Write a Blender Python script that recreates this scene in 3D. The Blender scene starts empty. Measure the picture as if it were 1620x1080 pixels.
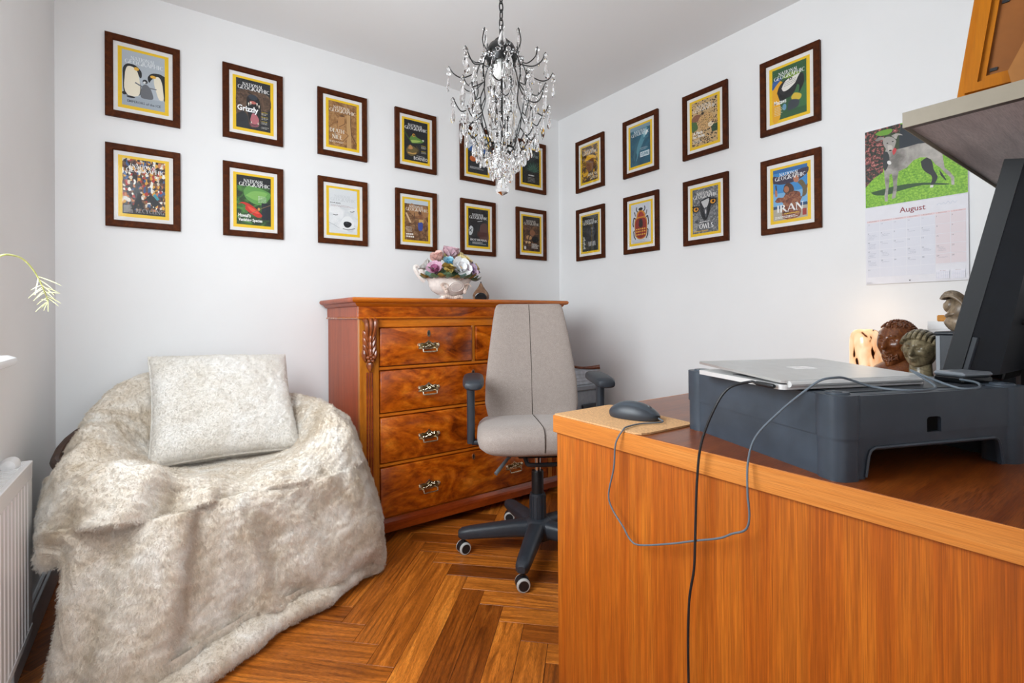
import bpy, bmesh, math, random
import numpy as np
from mathutils import Matrix, Vector
PI = math.pi
sc = bpy.context.scene
C = sc.collection

# ------------------------------------------------------------------ camera, world, lights, exposure
cam_d = bpy.data.cameras.new('camera'); cam = bpy.data.objects.new('camera', cam_d); C.objects.link(cam)
cr = Vector((0.81157, -0.58422, -0.00677)); cu = Vector((0.00346, -0.00678, 0.99997)); cf = Vector((0.58425, 0.81157, 0.00348))
cam.matrix_world = Matrix(((cr.x, cu.x, -cf.x, 0), (cr.y, cu.y, -cf.y, 0), (cr.z, cu.z, -cf.z, 1.0), (0, 0, 0, 1)))
cam_d.sensor_width = 36; cam_d.lens = 770.86 / 1620 * 36; cam_d.shift_y = -(540 - 498.57) / 1620
cam_d.clip_start = 0.01; cam_d.clip_end = 60
sc.camera = cam
sc.view_settings.view_transform = 'Standard'; sc.view_settings.look = 'None'
sc.view_settings.gamma = 1.0; sc.view_settings.use_curve_mapping = False
sc.view_settings.exposure = 0.82
wd = bpy.data.worlds.new('overcast_sky'); sc.world = wd; wd.use_nodes = True
wd.node_tree.nodes['Background'].inputs[0].default_value = (0.92, 0.96, 1.0, 1); wd.node_tree.nodes['Background'].inputs[1].default_value = 1.2

def area(name, loc, rot, sx, sy, power, col=(1, 1, 1)):
    l = bpy.data.lights.new(name, 'AREA'); l.shape = 'RECTANGLE'; l.size = sx; l.size_y = sy; l.energy = power; l.color = col
    o = bpy.data.objects.new(name, l); C.objects.link(o); o.location = loc; o.rotation_euler = rot
    return o
area('window_daylight', (-0.43, 1.09, 1.52), (0, -PI/2 + 0.46, 0.20), 1.05, 0.98, 25, (0.885, 0.955, 1.0))
area('hall_fill_light', (0.22, -1.352, 1.30), (PI/2 + 0.12, 0, 0.16), 0.80, 1.40, 9.5, (0.90, 0.96, 1.0))  # added fill from behind the camera, no known source there

# ------------------------------------------------------------------ materials
def lin(h):
    h = h.lstrip('#'); v = [int(h[i:i+2], 16) / 255 for i in (0, 2, 4)]
    return tuple(((x / 12.92) if x <= .04045 else ((x + .055) / 1.055) ** 2.4) for x in v) + (1,)
class NT:
    def __init__(s, name):
        s.m = bpy.data.materials.new(name); s.m.use_nodes = True; s.t = s.m.node_tree; s.b = s.t.nodes['Principled BSDF']
    def n(s, typ, **kw):
        nd = s.t.nodes.new(typ)
        for k, v in kw.items():
            if k in nd.inputs.keys() if hasattr(nd.inputs, 'keys') else False: nd.inputs[k].default_value = v
            else: setattr(nd, k, v)
        return nd
    def l(s, a, b): s.t.links.new(a, b)
    def coords(s, scale=(1, 1, 1), rand=False, rot=(0, 0, 0)):
        tc = s.n('ShaderNodeTexCoord'); out = tc.outputs['Object']
        if rand:
            oi = s.n('ShaderNodeObjectInfo'); mu = s.n('ShaderNodeMath', operation='MULTIPLY'); mu.inputs[1].default_value = 37.0
            s.l(oi.outputs['Random'], mu.inputs[0]); ad = s.n('ShaderNodeVectorMath', operation='ADD')
            s.l(out, ad.inputs[0]); s.l(mu.outputs[0], ad.inputs[1]); out = ad.outputs[0]
            s.rnd = oi.outputs['Random']
        mp = s.n('ShaderNodeMapping'); mp.inputs['Scale'].default_value = scale; mp.inputs['Rotation'].default_value = rot
        s.l(out, mp.inputs['Vector']); return mp.outputs[0]
    def noise(s, vec, scale, detail=4, rough=.55, dist=0.0):
        n = s.n('ShaderNodeTexNoise'); n.inputs['Scale'].default_value = scale; n.inputs['Detail'].default_value = detail
        n.inputs['Roughness'].default_value = rough; n.inputs['Distortion'].default_value = dist
        s.l(vec, n.inputs['Vector']); return n.outputs['Fac']
    def ramp(s, fac, cols):
        r = s.n('ShaderNodeValToRGB'); e = r.color_ramp.elements
        while len(e) < len(cols): e.new(0.5)
        for i, (p, c) in enumerate(cols): e[i].position = p; e[i].color = lin(c) if isinstance(c, str) else (c, c, c, 1)
        s.l(fac, r.inputs[0]); return r.outputs['Color']
    def mix(s, a, b, fac, mode='MIX'):
        m = s.n('ShaderNodeMix', data_type='RGBA', blend_type=mode)
        if hasattr(fac, 'links'): s.l(fac, m.inputs[0])
        else: m.inputs[0].default_value = fac
        s.l(a, m.inputs[6])
        if hasattr(b, 'links'): s.l(b, m.inputs[7])
        else: m.inputs[7].default_value = lin(b)
        return m.outputs[2]
    def bump(s, h, strength=.2, dist=.002):
        b = s.n('ShaderNodeBump'); b.inputs['Strength'].default_value = strength; b.inputs['Distance'].default_value = dist
        s.l(h, b.inputs['Height']); s.l(b.outputs[0], s.b.inputs['Normal'])
    def rough(s, r): s.b.inputs['Roughness'].default_value = r; return s
_pm = {}
def plain(name, h, rough=.5, metal=0, spec=.5, nz=0.0, nscale=40, bump=0.0, **kw):
    if name in _pm: return _pm[name]
    t = NT(name); t.rough(rough); t.b.inputs['Metallic'].default_value = metal; t.b.inputs['Specular IOR Level'].default_value = spec
    v = t.coords(); f = t.noise(v, nscale, 4)
    d = lambda k: '%02x%02x%02x' % tuple(max(0, min(255, int(int(h.lstrip('#')[i:i+2], 16) * k))) for i in (0, 2, 4))
    t.l(t.ramp(f, [(.3, d(1 - nz)), (.7, d(1 + nz))]), t.b.inputs['Base Color'])
    if bump: t.bump(f, bump, .001)
    for k, x in kw.items(): t.b.inputs[k].default_value = x
    _pm[name] = t.m; return t.m
def tint(cols, k):
    out = []
    for p, h in cols:
        c = [max(0.0, min(1.0, a * b)) for a, b in zip(lin(h)[:3], k)]
        out.append((p, '#' + ''.join('%02x' % int(round(255 * (12.92 * x if x < .0031308 else 1.055 * x ** (1 / 2.4) - .055))) for x in c)))
    return out
def wood(name, cols, stretch, scale=9, dist=1.5, rough=.4, grain=.35, gscale=1.0, rand=False, bump=.08, tone=None, coat=0.0, pore='#2a1206', plane_rot=(0, 0, 0), rings=0.0, rings_z=0.0):
    t = NT(name); t.rough(rough)
    v = t.coords(stretch, rand, plane_rot)
    f = t.noise(v, scale, 5, .6, dist)
    col = t.ramp(f, cols)
    sv = tuple(x ** 2.0 * 14 * gscale if x < 1 else x * 14 * gscale for x in stretch)
    v2 = t.coords(sv, rand, plane_rot); g = t.noise(v2, 8, 3, .6)
    gm = t.ramp(g, [(.40, 1.0), (.56, 0.0)])
    mx = t.n('ShaderNodeMath', operation='MULTIPLY'); mx.inputs[1].default_value = grain; t.l(gm, mx.inputs[0])
    col = t.mix(col, pore, mx.outputs[0])
    if rings:
        wv = t.n('ShaderNodeTexWave', bands_direction='Y'); wv.inputs['Scale'].default_value = 13; wv.inputs['Distortion'].default_value = 13; wv.inputs['Detail'].default_value = 2.5; wv.inputs['Detail Scale'].default_value = .55; wv.inputs['Detail Roughness'].default_value = .6
        t.l(t.coords((.22, 1.25, 1.0), rand), wv.inputs['Vector']); rm = t.ramp(wv.outputs['Fac'], [(.05, 1.0), (.42, 0.0)])
        n3 = t.ramp(t.noise(t.coords((1.4, 2, 2), rand), 2.0, 2), [(.35, 0.15), (.62, 1.0)])
        m3 = t.n('ShaderNodeMath', operation='MULTIPLY'); t.l(rm, m3.inputs[0]); t.l(n3, m3.inputs[1]); m4 = t.n('ShaderNodeMath', operation='MULTIPLY'); m4.inputs[1].default_value = rings; t.l(m3.outputs[0], m4.inputs[0])
        col = t.mix(col, pore, m4.outputs[0])
    if tone and rand:
        tr = t.ramp(t.rnd, tone); col = t.mix(col, tr, 1.0, 'MULTIPLY')
    if rings_z:
        g2 = t.ramp(t.noise(t.coords((260, 260, 5.5)), 1.0, 2, .5), [(.42, 1.0), (.58, 0.0)]); m5 = t.n('ShaderNodeMath', operation='MULTIPLY'); m5.inputs[1].default_value = rings_z; t.l(g2, m5.inputs[0]); col = t.mix(col, pore, m5.outputs[0])
    t.l(col, t.b.inputs['Base Color']); t.bump(g, bump, .001)
    t.b.inputs['Coat Weight'].default_value = coat; t.b.inputs['Coat Roughness'].default_value = .12
    return t.m
M = {}
M['wall'] = plain('white_wall_paint', '#f1f1f1', .7, nz=.006, nscale=3, bump=.02)
M['ceil'] = plain('ceiling_paint', '#f2f2f2', .8, nz=.004, nscale=3)
M['trim'] = plain('white_gloss_paint', '#eeeeee', .3, nz=.005)
M['skirt'] = plain('grey_skirting_paint', '#c9cacc', .4, nz=.02)
M['black'] = plain('black_plastic', '#1b1d20', .42, nz=.08, nscale=30)
M['black2'] = plain('charcoal_plastic', '#2c3138', .45, nz=.06, nscale=25, bump=.05)
M['riser'] = plain('graphite_plastic', '#343c46', .40, nz=.10, nscale=14, bump=.06)
M['gloss_black'] = plain('gloss_black', '#101113', .15, nz=.05)
M['chrome'] = plain('chrome', '#d8d8d8', .12, 1.0)
M['brass'] = plain('aged_brass', '#dccbb0', .26, 1.0, nz=.2, nscale=120)
M['brass_dark'] = plain('dark_brass', '#6d5a38', .4, 1.0, nz=.3, nscale=150)
M['bronze'] = plain('black_wire', '#090909', .35, 0, spec=.4)
M['silver'] = plain('laptop_aluminium', '#c9cac9', .30, .75, nz=.02)
M['silver_lt'] = plain('laptop_edge', '#dddddc', .35, .4, nz=.01)
M['radiator'] = plain('radiator_enamel', '#f0f0f0', .25, nz=.004)
M['matboard'] = plain('white_mat_board', '#ece9e6', .8, nz=.01)
M['paper'] = plain('white_paper', '#e9e8ee', .6, nz=.01)
M['cable_grey'] = plain('grey_cable', '#59636c', .5)
M['cable_black'] = plain('black_cable', '#17191c', .5)
M['oak'] = wood('desk_oak_veneer', tint([(.25, '#9a5115'), (.45, '#b8681f'), (.6, '#c67a2b'), (.8, '#cf8936')], (.98, .76, .42)), (9, 9, .35), 4, .4, .40, .50, rand=False, bump=.05, pore='#7a3c0c', gscale=.62, rings_z=.32)
M['oak_top'] = wood('desk_top_veneer', tint([(.25, '#6b3316'), (.5, '#8a4a1f'), (.8, '#9c5a2a')], (.85, .72, .5)), (.6, 9, 9), 4, .5, .30, .55, bump=.05, pore='#3a1806', gscale=.7)
M['oak_edge'] = wood('desk_oak_edge', tint([(.25, '#b06a2b'), (.5, '#c88138'), (.8, '#d79a55')], (1.02, .9, .72)), (9, .35, 9), 5, .4, .42, .35, bump=.06, pore='#8a4a18')
M['maho'] = wood('flame_mahogany', tint([(.28, '#5a2706'), (.40, '#8a450d'), (.53, '#a65a12'), (.66, '#bf7624'), (.82, '#d0913e')], (1.18, .86, .45)), (1.0, 1.0, 2.1), 3.2, 3.2, .24, .30, bump=.03, coat=.35, pore='#3a1605', gscale=.22)
M['maho_v'] = wood('mahogany_upright', [(.2, '#8a4410'), (.5, '#b56a1a'), (.8, '#cd8a2e')], (7, 7, .5), 3, .8, .28, .3, bump=.03, coat=.35, pore='#4a2008')
M['maho_h'] = wood('mahogany_rail', tint([(.2, '#8a4410'), (.5, '#b9661a'), (.8, '#d0862c')], (1.2, 1.1, .8)), (.5, 7, 7), 3, .8, .26, .3, bump=.03, coat=.35, pore='#4a2008')
M['maho_side'] = wood('mahogany_side', tint([(.2, '#7c3a20'), (.5, '#944628'), (.8, '#a85632')], (1.3, 1.08, .75)), (7, 7, .5), 3, .8, .42, .2, bump=.02, coat=.0, pore='#3a1a0c')
M['maho_dk'] = wood('mahogany_dark', tint([(.2, '#3f1708'), (.5, '#6a2c10'), (.8, '#8a431b')], (1.7, 1.35, .6)), (.6, 6, 6), 3, 1.0, .26, .3, bump=.03, coat=.35, pore='#2a0f04')
M['carve'] = wood('carved_mahogany', [(.2, '#5a240c'), (.5, '#8a431b'), (.8, '#a85c2a')], (4, 4, 2), 6, 1.0, .28, .3, bump=.05, coat=.4)
M['frame'] = wood('walnut_frame', tint([(.25, '#33190b'), (.5, '#4d2a14'), (.8, '#643a1c')], (1.25, .92, .42)), (3, 3, 3), 14, .8, .6, .4, rand=True, bump=.06, pore='#2a1009', tone=[(0, '#e0d8d4'), (1, '#ffffff')])
M['frame'].node_tree.nodes['Principled BSDF'].inputs['Specular IOR Level'].default_value = .15
M['plank'] = wood('oak_plank', tint([(.22, '#57300f'), (.42, '#7a4a1c'), (.58, '#925c28'), (.8, '#ab763a')], (2.5, 2.05, 1.25)), (.9, 9, 9), 2.2, 2.4, .30, .42, rand=True, bump=.10, rings=.42, pore='#45200a', tone=[(0, '#a6968a'), (.30, '#cabbae'), (.35, '#e4dad0'), (.7, '#f6f1eb'), (1, '#ffffff')], gscale=.7)
M['plank_gap'] = plain('floor_underlay', '#2a1509', .7)
M['pine'] = wood('pine_frame', tint([(.25, '#8f560c'), (.5, '#a66a14'), (.8, '#b67c22')], (1.05, .88, .06)), (5, 5, .4), 4, .6, .5, .3, bump=.05, pore='#8f560d')
M['pine'].node_tree.nodes['Principled BSDF'].inputs['Specular IOR Level'].default_value = .2
M['mdf'] = plain('fibreboard', '#7c4608', .7, nz=.12, nscale=8)
M['mdf2'] = plain('cardboard_tan', '#8c5a24', .75, nz=.06, nscale=20)
M['shelf'] = plain('shelf_beige_edge', '#877d6b', .5, nz=.02)
M['shelf_under'] = wood('shelf_grey_wood', [(.25, '#a89a98'), (.5, '#c4b6b3'), (.8, '#d6cac6')], (.6, 8, 8), 5, .8, .5, .3, bump=.03, pore='#756a6c')
M['shelf_dark'] = plain('shelf_dark_strip', '#4a3a30', .5, nz=.1)
M['cork'] = plain('cork_mat', '#c79a6b', .8, nz=.12, nscale=220, bump=.2)
# tweed
def tweed():
    t = NT('grey_brown_tweed'); t.rough(.9)
    v = t.coords(); a = t.noise(v, 700, 3, .7); b = t.noise(v, 60, 4)
    c = t.ramp(a, [(.30, '#82766f'), (.5, '#a3968e'), (.72, '#c6bab2')]); c = t.mix(c, t.ramp(b, [(.3, .9), (.7, 1.0)]), 1.0, 'MULTIPLY')
    t.l(c, t.b.inputs['Base Color']); t.bump(a, .35, .0012); t.b.inputs['Sheen Weight'].default_value = .25
    return t.m
M['tweed'] = tweed()
M['seam'] = plain('dark_seam', '#40362f', .9)
def fur(name, c0, c1, c2):
    t = NT(name); t.rough(.95)
    v = t.coords(); a = t.noise(v, 9, 5, .6, .6); b = t.noise(t.coords((1, 1, .45)), 160, 3, .7, .8)
    c = t.ramp(a, [(.3, c0), (.5, c1), (.68, c2)])
    c = t.mix(c, t.ramp(b, [(.25, .80), (.6, 1.0)]), 1.0, 'MULTIPLY')
    t.l(c, t.b.inputs['Base Color']); t.bump(b, .7, .004); t.b.inputs['Sheen Weight'].default_value = .35; t.b.inputs['Sheen Roughness'].default_value = .4
    return t.m
M['fur'] = fur('cream_faux_fur', '#cebca4', '#e4d8c8', '#f3ede4')
M['fur2'] = fur('ivory_faux_fur', '#e2dace', '#ebe5dc', '#f3efe9')
def glass(name, col=(1, 1, 1, 1), rough=0.0, ior=1.5):
    t = NT(name); t.b.inputs['Base Color'].default_value = col; t.b.inputs['Transmission Weight'].default_value = 1
    t.b.inputs['Roughness'].default_value = rough; t.b.inputs['IOR'].default_value = ior
    return t.m
M['crystal'] = glass('crystal', (1, 1, 1, 1), 0, 1.38); M['sleeve'] = glass('glass_sleeve', (1, 1, 1, 1), .02, 1.15)
def pane(name, refl=.05):
    t = NT(name); nt = t.t; nt.nodes.remove(t.b)
    tr = nt.nodes.new('ShaderNodeBsdfTransparent'); gl = nt.nodes.new('ShaderNodeBsdfGlossy'); gl.inputs['Roughness'].default_value = .03
    fr = nt.nodes.new('ShaderNodeFresnel'); fr.inputs['IOR'].default_value = 1.4
    mx = nt.nodes.new('ShaderNodeMixShader'); mu = nt.nodes.new('ShaderNodeMath'); mu.operation = 'MULTIPLY'; mu.inputs[1].default_value = refl * 10
    nt.links.new(fr.outputs[0], mu.inputs[0]); nt.links.new(mu.outputs[0], mx.inputs[0]); nt.links.new(tr.outputs[0], mx.inputs[1]); nt.links.new(gl.outputs[0], mx.inputs[2])
    nt.links.new(mx.outputs[0], nt.nodes['Material Output'].inputs[0]); return t.m
M['glazing'] = pane('picture_glass', .015); M['winglass'] = pane('window_glass', .08)

# ------------------------------------------------------------------ mesh helpers
def RT(loc=(0, 0, 0), rz=0, rx=0, ry=0):
    return Matrix.Translation(loc) @ Matrix.Rotation(rz, 4, 'Z') @ Matrix.Rotation(ry, 4, 'Y') @ Matrix.Rotation(rx, 4, 'X')
def frame3(o, x, y, z):
    return Matrix(((x[0], y[0], z[0], o[0]), (x[1], y[1], z[1], o[1]), (x[2], y[2], z[2], o[2]), (0, 0, 0, 1)))
def cr_spline(pts, n):
    P = np.array(pts, float); out = []
    Q = np.vstack([2 * P[0] - P[1], P, 2 * P[-1] - P[-2]])
    for i in range(len(P) - 1):
        p0, p1, p2, p3 = Q[i:i + 4]
        for k in range(n):
            t = k / n
            out.append(.5 * ((2 * p1) + (-p0 + p2) * t + (2 * p0 - 5 * p1 + 4 * p2 - p3) * t * t + (-p0 + 3 * p1 - 3 * p2 + p3) * t ** 3))
    out.append(P[-1]); return np.array(out)
class MB:
    def __init__(s): s.v = []; s.f = []; s.m = []
    def add(s, vs, fs, mi=0, T=None):
        o = len(s.v)
        if T is not None: vs = [tuple(T @ Vector(v)) for v in vs]
        s.v += [tuple(map(float, v)) for v in vs]; s.f += [tuple(i + o for i in f) for f in fs]; s.m += [mi] * len(fs); return s
    def bm(s, bm, mi=0, T=None):
        bm.verts.index_update()
        s.add([v.co[:] for v in bm.verts], [[v.index for v in f.verts] for f in bm.faces], mi, T); bm.free(); return s
    def box(s, x0, x1, y0, y1, z0, z1, mi=0, bev=0.0, seg=1, T=None):
        if bev <= 0:
            vs = [(x, y, z) for x in (x0, x1) for y in (y0, y1) for z in (z0, z1)]
            return s.add(vs, [(0, 1, 3, 2), (4, 6, 7, 5), (0, 4, 5, 1), (2, 3, 7, 6), (0, 2, 6, 4), (1, 5, 7, 3)], mi, T)
        b = bmesh.new(); bmesh.ops.create_cube(b, size=1)
        for v in b.verts: v.co = Vector(((x0 + x1) / 2 + v.co.x * (x1 - x0), (y0 + y1) / 2 + v.co.y * (y1 - y0), (z0 + z1) / 2 + v.co.z * (z1 - z0)))
        bmesh.ops.bevel(b, geom=b.edges[:], offset=min(bev, .49 * min(x1 - x0, y1 - y0, z1 - z0)), segments=seg, affect='EDGES', profile=.5)
        return s.bm(b, mi, T)
    def lathe(s, prof, n=24, mi=0, T=None, sx=1, sy=1):
        vs = []; fs = []
        for r, z in prof:
            for k in range(n):
                a = 2 * PI * k / n; vs.append((r * math.cos(a) * sx, r * math.sin(a) * sy, z))
        m = len(prof)
        for i in range(m - 1):
            for k in range(n): fs.append((i * n + k, i * n + (k + 1) % n, (i + 1) * n + (k + 1) % n, (i + 1) * n + k))
        if prof[0][0] > 1e-6: fs.append(tuple(range(n - 1, -1, -1)))
        if prof[-1][0] > 1e-6: fs.append(tuple((m - 1) * n + k for k in range(n)))
        return s.add(vs, fs, mi, T)
    def cyl(s, a, b, r, n=16, mi=0, r2=None):
        return s.tube([a, b], [r, r if r2 is None else r2], n, mi)
    def tube(s, path, r, n=8, mi=0, closed=False, T=None, flat=1.0):
        P = [Vector(p) for p in path]; L = len(P); R = r if hasattr(r, '__len__') else [r] * L
        vs = []; fs = []; up = None
        for i in range(L):
            a = P[(i - 1) % L] if (closed or i > 0) else P[i]; b = P[(i + 1) % L] if (closed or i < L - 1) else P[i]
            d = (b - a).normalized()
            if up is None: up = Vector((0, 0, 1)) if abs(d.z) < .9 else Vector((1, 0, 0))
            x = d.cross(up)
            if x.length < 1e-5: x = d.cross(Vector((1, 0, 0)))
            x.normalize(); y = x.cross(d).normalized(); up = y
            for k in range(n):
                t = 2 * PI * k / n; vs.append(tuple(P[i] + x * (math.cos(t) * R[i]) + y * (math.sin(t) * R[i] * flat)))
        for i in range(L if closed else L - 1):
            j = (i + 1) % L
            for k in range(n): fs.append((i * n + k, i * n + (k + 1) % n, j * n + (k + 1) % n, j * n + k))
        if not closed: fs.append(tuple(range(n - 1, -1, -1))); fs.append(tuple((L - 1) * n + k for k in range(n)))
        return s.add(vs, fs, mi, T)
    def prism(s, poly, z0, z1, mi=0, T=None, top=1.0):
        n = len(poly); cx = sum(p[0] for p in poly) / n; cy = sum(p[1] for p in poly) / n
        vs = [(x, y, z0) for x, y in poly] + [(cx + (x - cx) * top, cy + (y - cy) * top, z1) for x, y in poly]
        fs = [tuple(range(n - 1, -1, -1)), tuple(range(n, 2 * n))] + [(i, (i + 1) % n, n + (i + 1) % n, n + i) for i in range(n)]
        return s.add(vs, fs, mi, T)
    def ell(s, c, r, nu=16, nv=10, mi=0, T=None, fn=None):
        vs = [(0, 0, -1)]; fs = []
        for i in range(1, nv):
            a = -PI / 2 + PI * i / nv
            for k in range(nu):
                b = 2 * PI * k / nu; vs.append((math.cos(a) * math.cos(b), math.cos(a) * math.sin(b), math.sin(a)))
        vs.append((0, 0, 1)); N = len(vs) - 1
        for k in range(nu): fs.append((0, 1 + (k + 1) % nu, 1 + k)); fs.append((N, N - nu + k, N - nu + (k + 1) % nu))
        for i in range(nv - 2):
            for k in range(nu): fs.append((1 + i * nu + k, 1 + i * nu + (k + 1) % nu, 1 + (i + 1) * nu + (k + 1) % nu, 1 + (i + 1) * nu + k))
        if fn: vs = [fn(v) for v in vs]
        vs = [(c[0] + v[0] * r[0], c[1] + v[1] * r[1], c[2] + v[2] * r[2]) for v in vs]
        return s.add(vs, fs, mi, T)
    def grid(s, P, mi=0, cu=False, cv=False, T=None):
        nu, nv = P.shape[:2]; fs = []
        for i in range(nu if cu else nu - 1):
            for j in range(nv if cv else nv - 1):
                fs.append((i * nv + j, ((i + 1) % nu) * nv + j, ((i + 1) % nu) * nv + (j + 1) % nv, i * nv + (j + 1) % nv))
        return s.add(P.reshape(-1, 3).tolist(), fs, mi, T)
    def rings(s, rings, mi=0, T=None):
        n = len(rings[0]); vs = [p for r in rings for p in r]; fs = []
        for i in range(len(rings) - 1):
            for k in range(n): fs.append((i * n + k, i * n + (k + 1) % n, (i + 1) * n + (k + 1) % n, (i + 1) * n + k))
        fs.append(tuple(range(n - 1, -1, -1))); fs.append(tuple((len(rings) - 1) * n + k for k in range(n)))
        return s.add(vs, fs, mi, T)
    def mesh(s, name, mats, angle=35):
        me = bpy.data.meshes.new(name); me.from_pydata(s.v, [], s.f)
        for m in (mats if isinstance(mats, (list, tuple)) else [mats]): me.materials.append(m)
        me.polygons.foreach_set('material_index', s.m)
        if angle:
            me.polygons.foreach_set('use_smooth', [True] * len(s.f)); me.set_sharp_from_angle(angle=math.radians(angle))
        me.update(); return me
    def build(s, name, mats, parent=None, loc=None, rot=None, angle=35, world=False):
        return link(name, s.mesh(name, mats, angle), parent, loc, rot, world)
def link(name, me, parent=None, loc=None, rot=None, world=False):
    o = bpy.data.objects.new(name, me); C.objects.link(o)
    if loc is not None: o.location = loc
    if rot is not None: o.rotation_euler = rot
    if parent is not None:
        o.parent = parent
        if world:
            p = Matrix.Identity(4); q = parent
            while q is not None: p = q.matrix_parent_inverse @ q.matrix_basis @ p; q = q.parent
            o.matrix_parent_inverse = p.inverted()
    return o
def tag(o, label=None, cat=None, group=None, kind=None):
    if label: o['label'] = label
    if cat: o['category'] = cat
    if group: o['group'] = group
    if kind: o['kind'] = kind
    return o
def thing(name, label, cat, loc=(0, 0, 0), rz=0, group=None, rot=None):
    o = bpy.data.objects.new(name, None); o.empty_display_size = .05; C.objects.link(o); o.location = loc
    o.rotation_euler = rot if rot is not None else (0, 0, rz)
    return tag(o, label, cat, group)
def struct(name, mb, mats, parent=None, angle=35):
    o = mb.build(name, mats, parent, angle=angle); o['kind'] = 'structure'; return o
def rrect(hx, hy, r, n=6, cx=0, cy=0):
    out = []
    for sx, sy, a0 in ((1, 1, 0), (-1, 1, PI / 2), (-1, -1, PI), (1, -1, 3 * PI / 2)):
        for k in range(n + 1):
            a = a0 + PI / 2 * k / n; out.append((cx + sx * (hx - r) + r * math.cos(a), cy + sy * (hy - r) + r * math.sin(a)))
    return out
def sell(hx, hy, e, n=32):
    out = []
    for k in range(n):
        a = 2 * PI * k / n; c, s_ = math.cos(a), math.sin(a)
        out.append((hx * math.copysign(abs(c) ** (2 / e), c), hy * math.copysign(abs(s_) ** (2 / e), s_)))
    return out

# ------------------------------------------------------------------ room
XL, XR, YB, YN, ZC = -0.34, 2.305, 2.62, -0.12, 2.395
W_ = .085; L_ = .595
fl = struct('floor', MB().box(XL - .1, XR + .1, -1.4, YB + .1, -.08, -.012), M['plank_gap'])
plank_me = MB().box(.0006, L_ - .0006, .0006, W_ - .0006, -.012, 0, bev=.0005).mesh('plank', M['plank'], 30)
n7 = 7; s2 = 1 / math.sqrt(2); rp = random.Random(5)
def clip_plank(name, quad, rz):
    """plank cut at the room's edge"""
    def clip(poly, ax, val, keep):
        out = []
        for i in range(len(poly)):
            a, b = poly[i], poly[(i + 1) % len(poly)]; ia, ib = (a[ax] - val) * keep >= 0, (b[ax] - val) * keep >= 0
            if ia: out.append(a)
            if ia != ib:
                t = (val - a[ax]) / (b[ax] - a[ax]); out.append((a[0] + (b[0] - a[0]) * t, a[1] + (b[1] - a[1]) * t))
        return out
    p = quad
    for ax, val, k in ((0, XL, 1), (0, XR, -1), (1, -1.3, 1), (1, YB, -1)):
        p = clip(p, ax, val, k)
        if len(p) < 3: return
    ar = abs(sum(p[i][0] * p[(i + 1) % len(p)][1] - p[(i + 1) % len(p)][0] * p[i][1] for i in range(len(p)))) / 2
    if ar < 3e-4: return
    o0 = quad[0]; R = Matrix.Rotation(-rz, 2)
    q = [tuple(R @ Vector((x - o0[0], y - o0[1]))) for x, y in p]
    MB().prism(q, -.012, 0).build('plank', M['plank'], fl, loc=(o0[0], o0[1], 0), rot=(0, 0, rz), angle=30)
def ab(a, b): return (.537 + (a - b) * W_ * s2, .0117 + (a + b) * W_ * s2)
npl = 0
for j in range(-60, 80):
    for m in range(-6, 8):
        for kind in (0, 1):
            if kind == 0:
                a0, b0 = j + 2 * n7 * m, j; c = [ab(a0, b0), ab(a0 + n7, b0), ab(a0 + n7, b0 + 1), ab(a0, b0 + 1)]; rz = PI / 4
            else:
                a0, b0 = j, j - 2 * n7 + 1 + 2 * n7 * m; c = [ab(a0 + 1, b0), ab(a0 + 1, b0 + n7), ab(a0, b0 + n7), ab(a0, b0)]; rz = 3 * PI / 4
            xs = [p[0] for p in c]; ys = [p[1] for p in c]
            if max(xs) < XL or min(xs) > XR or max(ys) < -.9 or min(ys) > YB: continue
            if min(xs) >= XL and max(xs) <= XR and max(ys) <= YB:
                link('plank', plank_me, fl, (c[0][0], c[0][1], 0), (0, 0, rz)); npl += 1
            else: clip_plank('plank', c, rz)
struct('ceiling', MB().box(XL - .1, XR + .1, -1.4, YB + .1, ZC, ZC + .08), M['ceil'])
struct('wall_back', MB().box(XL - .1, XR + .1, YB, YB + .1, -.05, ZC + .05), M['wall'])
struct('wall_right', MB().box(XR, XR + .1, -1.4, YB, -.05, ZC + .05), M['wall'])
WY0, WY1, WZ0, WZ1 = .56, 1.62, .90, 2.08
wl = MB(); wl.box(XL - .28, XL, -1.4, WY0, -.05, ZC + .05).box(XL - .28, XL, WY1, YB, -.05, ZC + .05)
wl.box(XL - .28, XL, WY0, WY1, -.05, WZ0).box(XL - .28, XL, WY0, WY1, WZ1, ZC + .05)
struct('wall_left', wl, M['wall'])
DX0, DX1 = -.30, .52
wn = MB(); wn.box(DX1, XR, YN - .1, YN, -.05, ZC + .05).box(XL, DX0, YN - .1, YN, -.05, ZC + .05).box(DX0, DX1, YN - .1, YN, 2.03, ZC + .05)
struct('wall_front', wn, M['wall'])
HX0, HX1, HZ0, HZ1 = -.22, .66, .56, 2.04
struct('wall_hall', MB().box(XL - .1, HX0, -1.4, -1.3, -.05, ZC + .05).box(HX1, XR + .1, -1.4, -1.3, -.05, ZC + .05).box(HX0, HX1, -1.4, -1.3, -.05, HZ0).box(HX0, HX1, -1.4, -1.3, HZ1, ZC + .05), M['wall'])
w2 = struct('added_hall_window', MB().box(HX0, HX0 + .04, -1.40, -1.36, HZ0, HZ1, bev=.004).box(HX1 - .04, HX1, -1.40, -1.36, HZ0, HZ1, bev=.004).box(HX0 + .04, HX1 - .04, -1.40, -1.36, HZ0, HZ0 + .04, bev=.004).box(HX0 + .04, HX1 - .04, -1.40, -1.36, HZ1 - .04, HZ1, bev=.004), M['trim'])  # unseen window, made up to house the added hall fill light
MB().box(HX0 + .04, HX1 - .04, -1.384, -1.379, HZ0 + .04, HZ1 - .04).build('pane', M['winglass'], w2)
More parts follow.
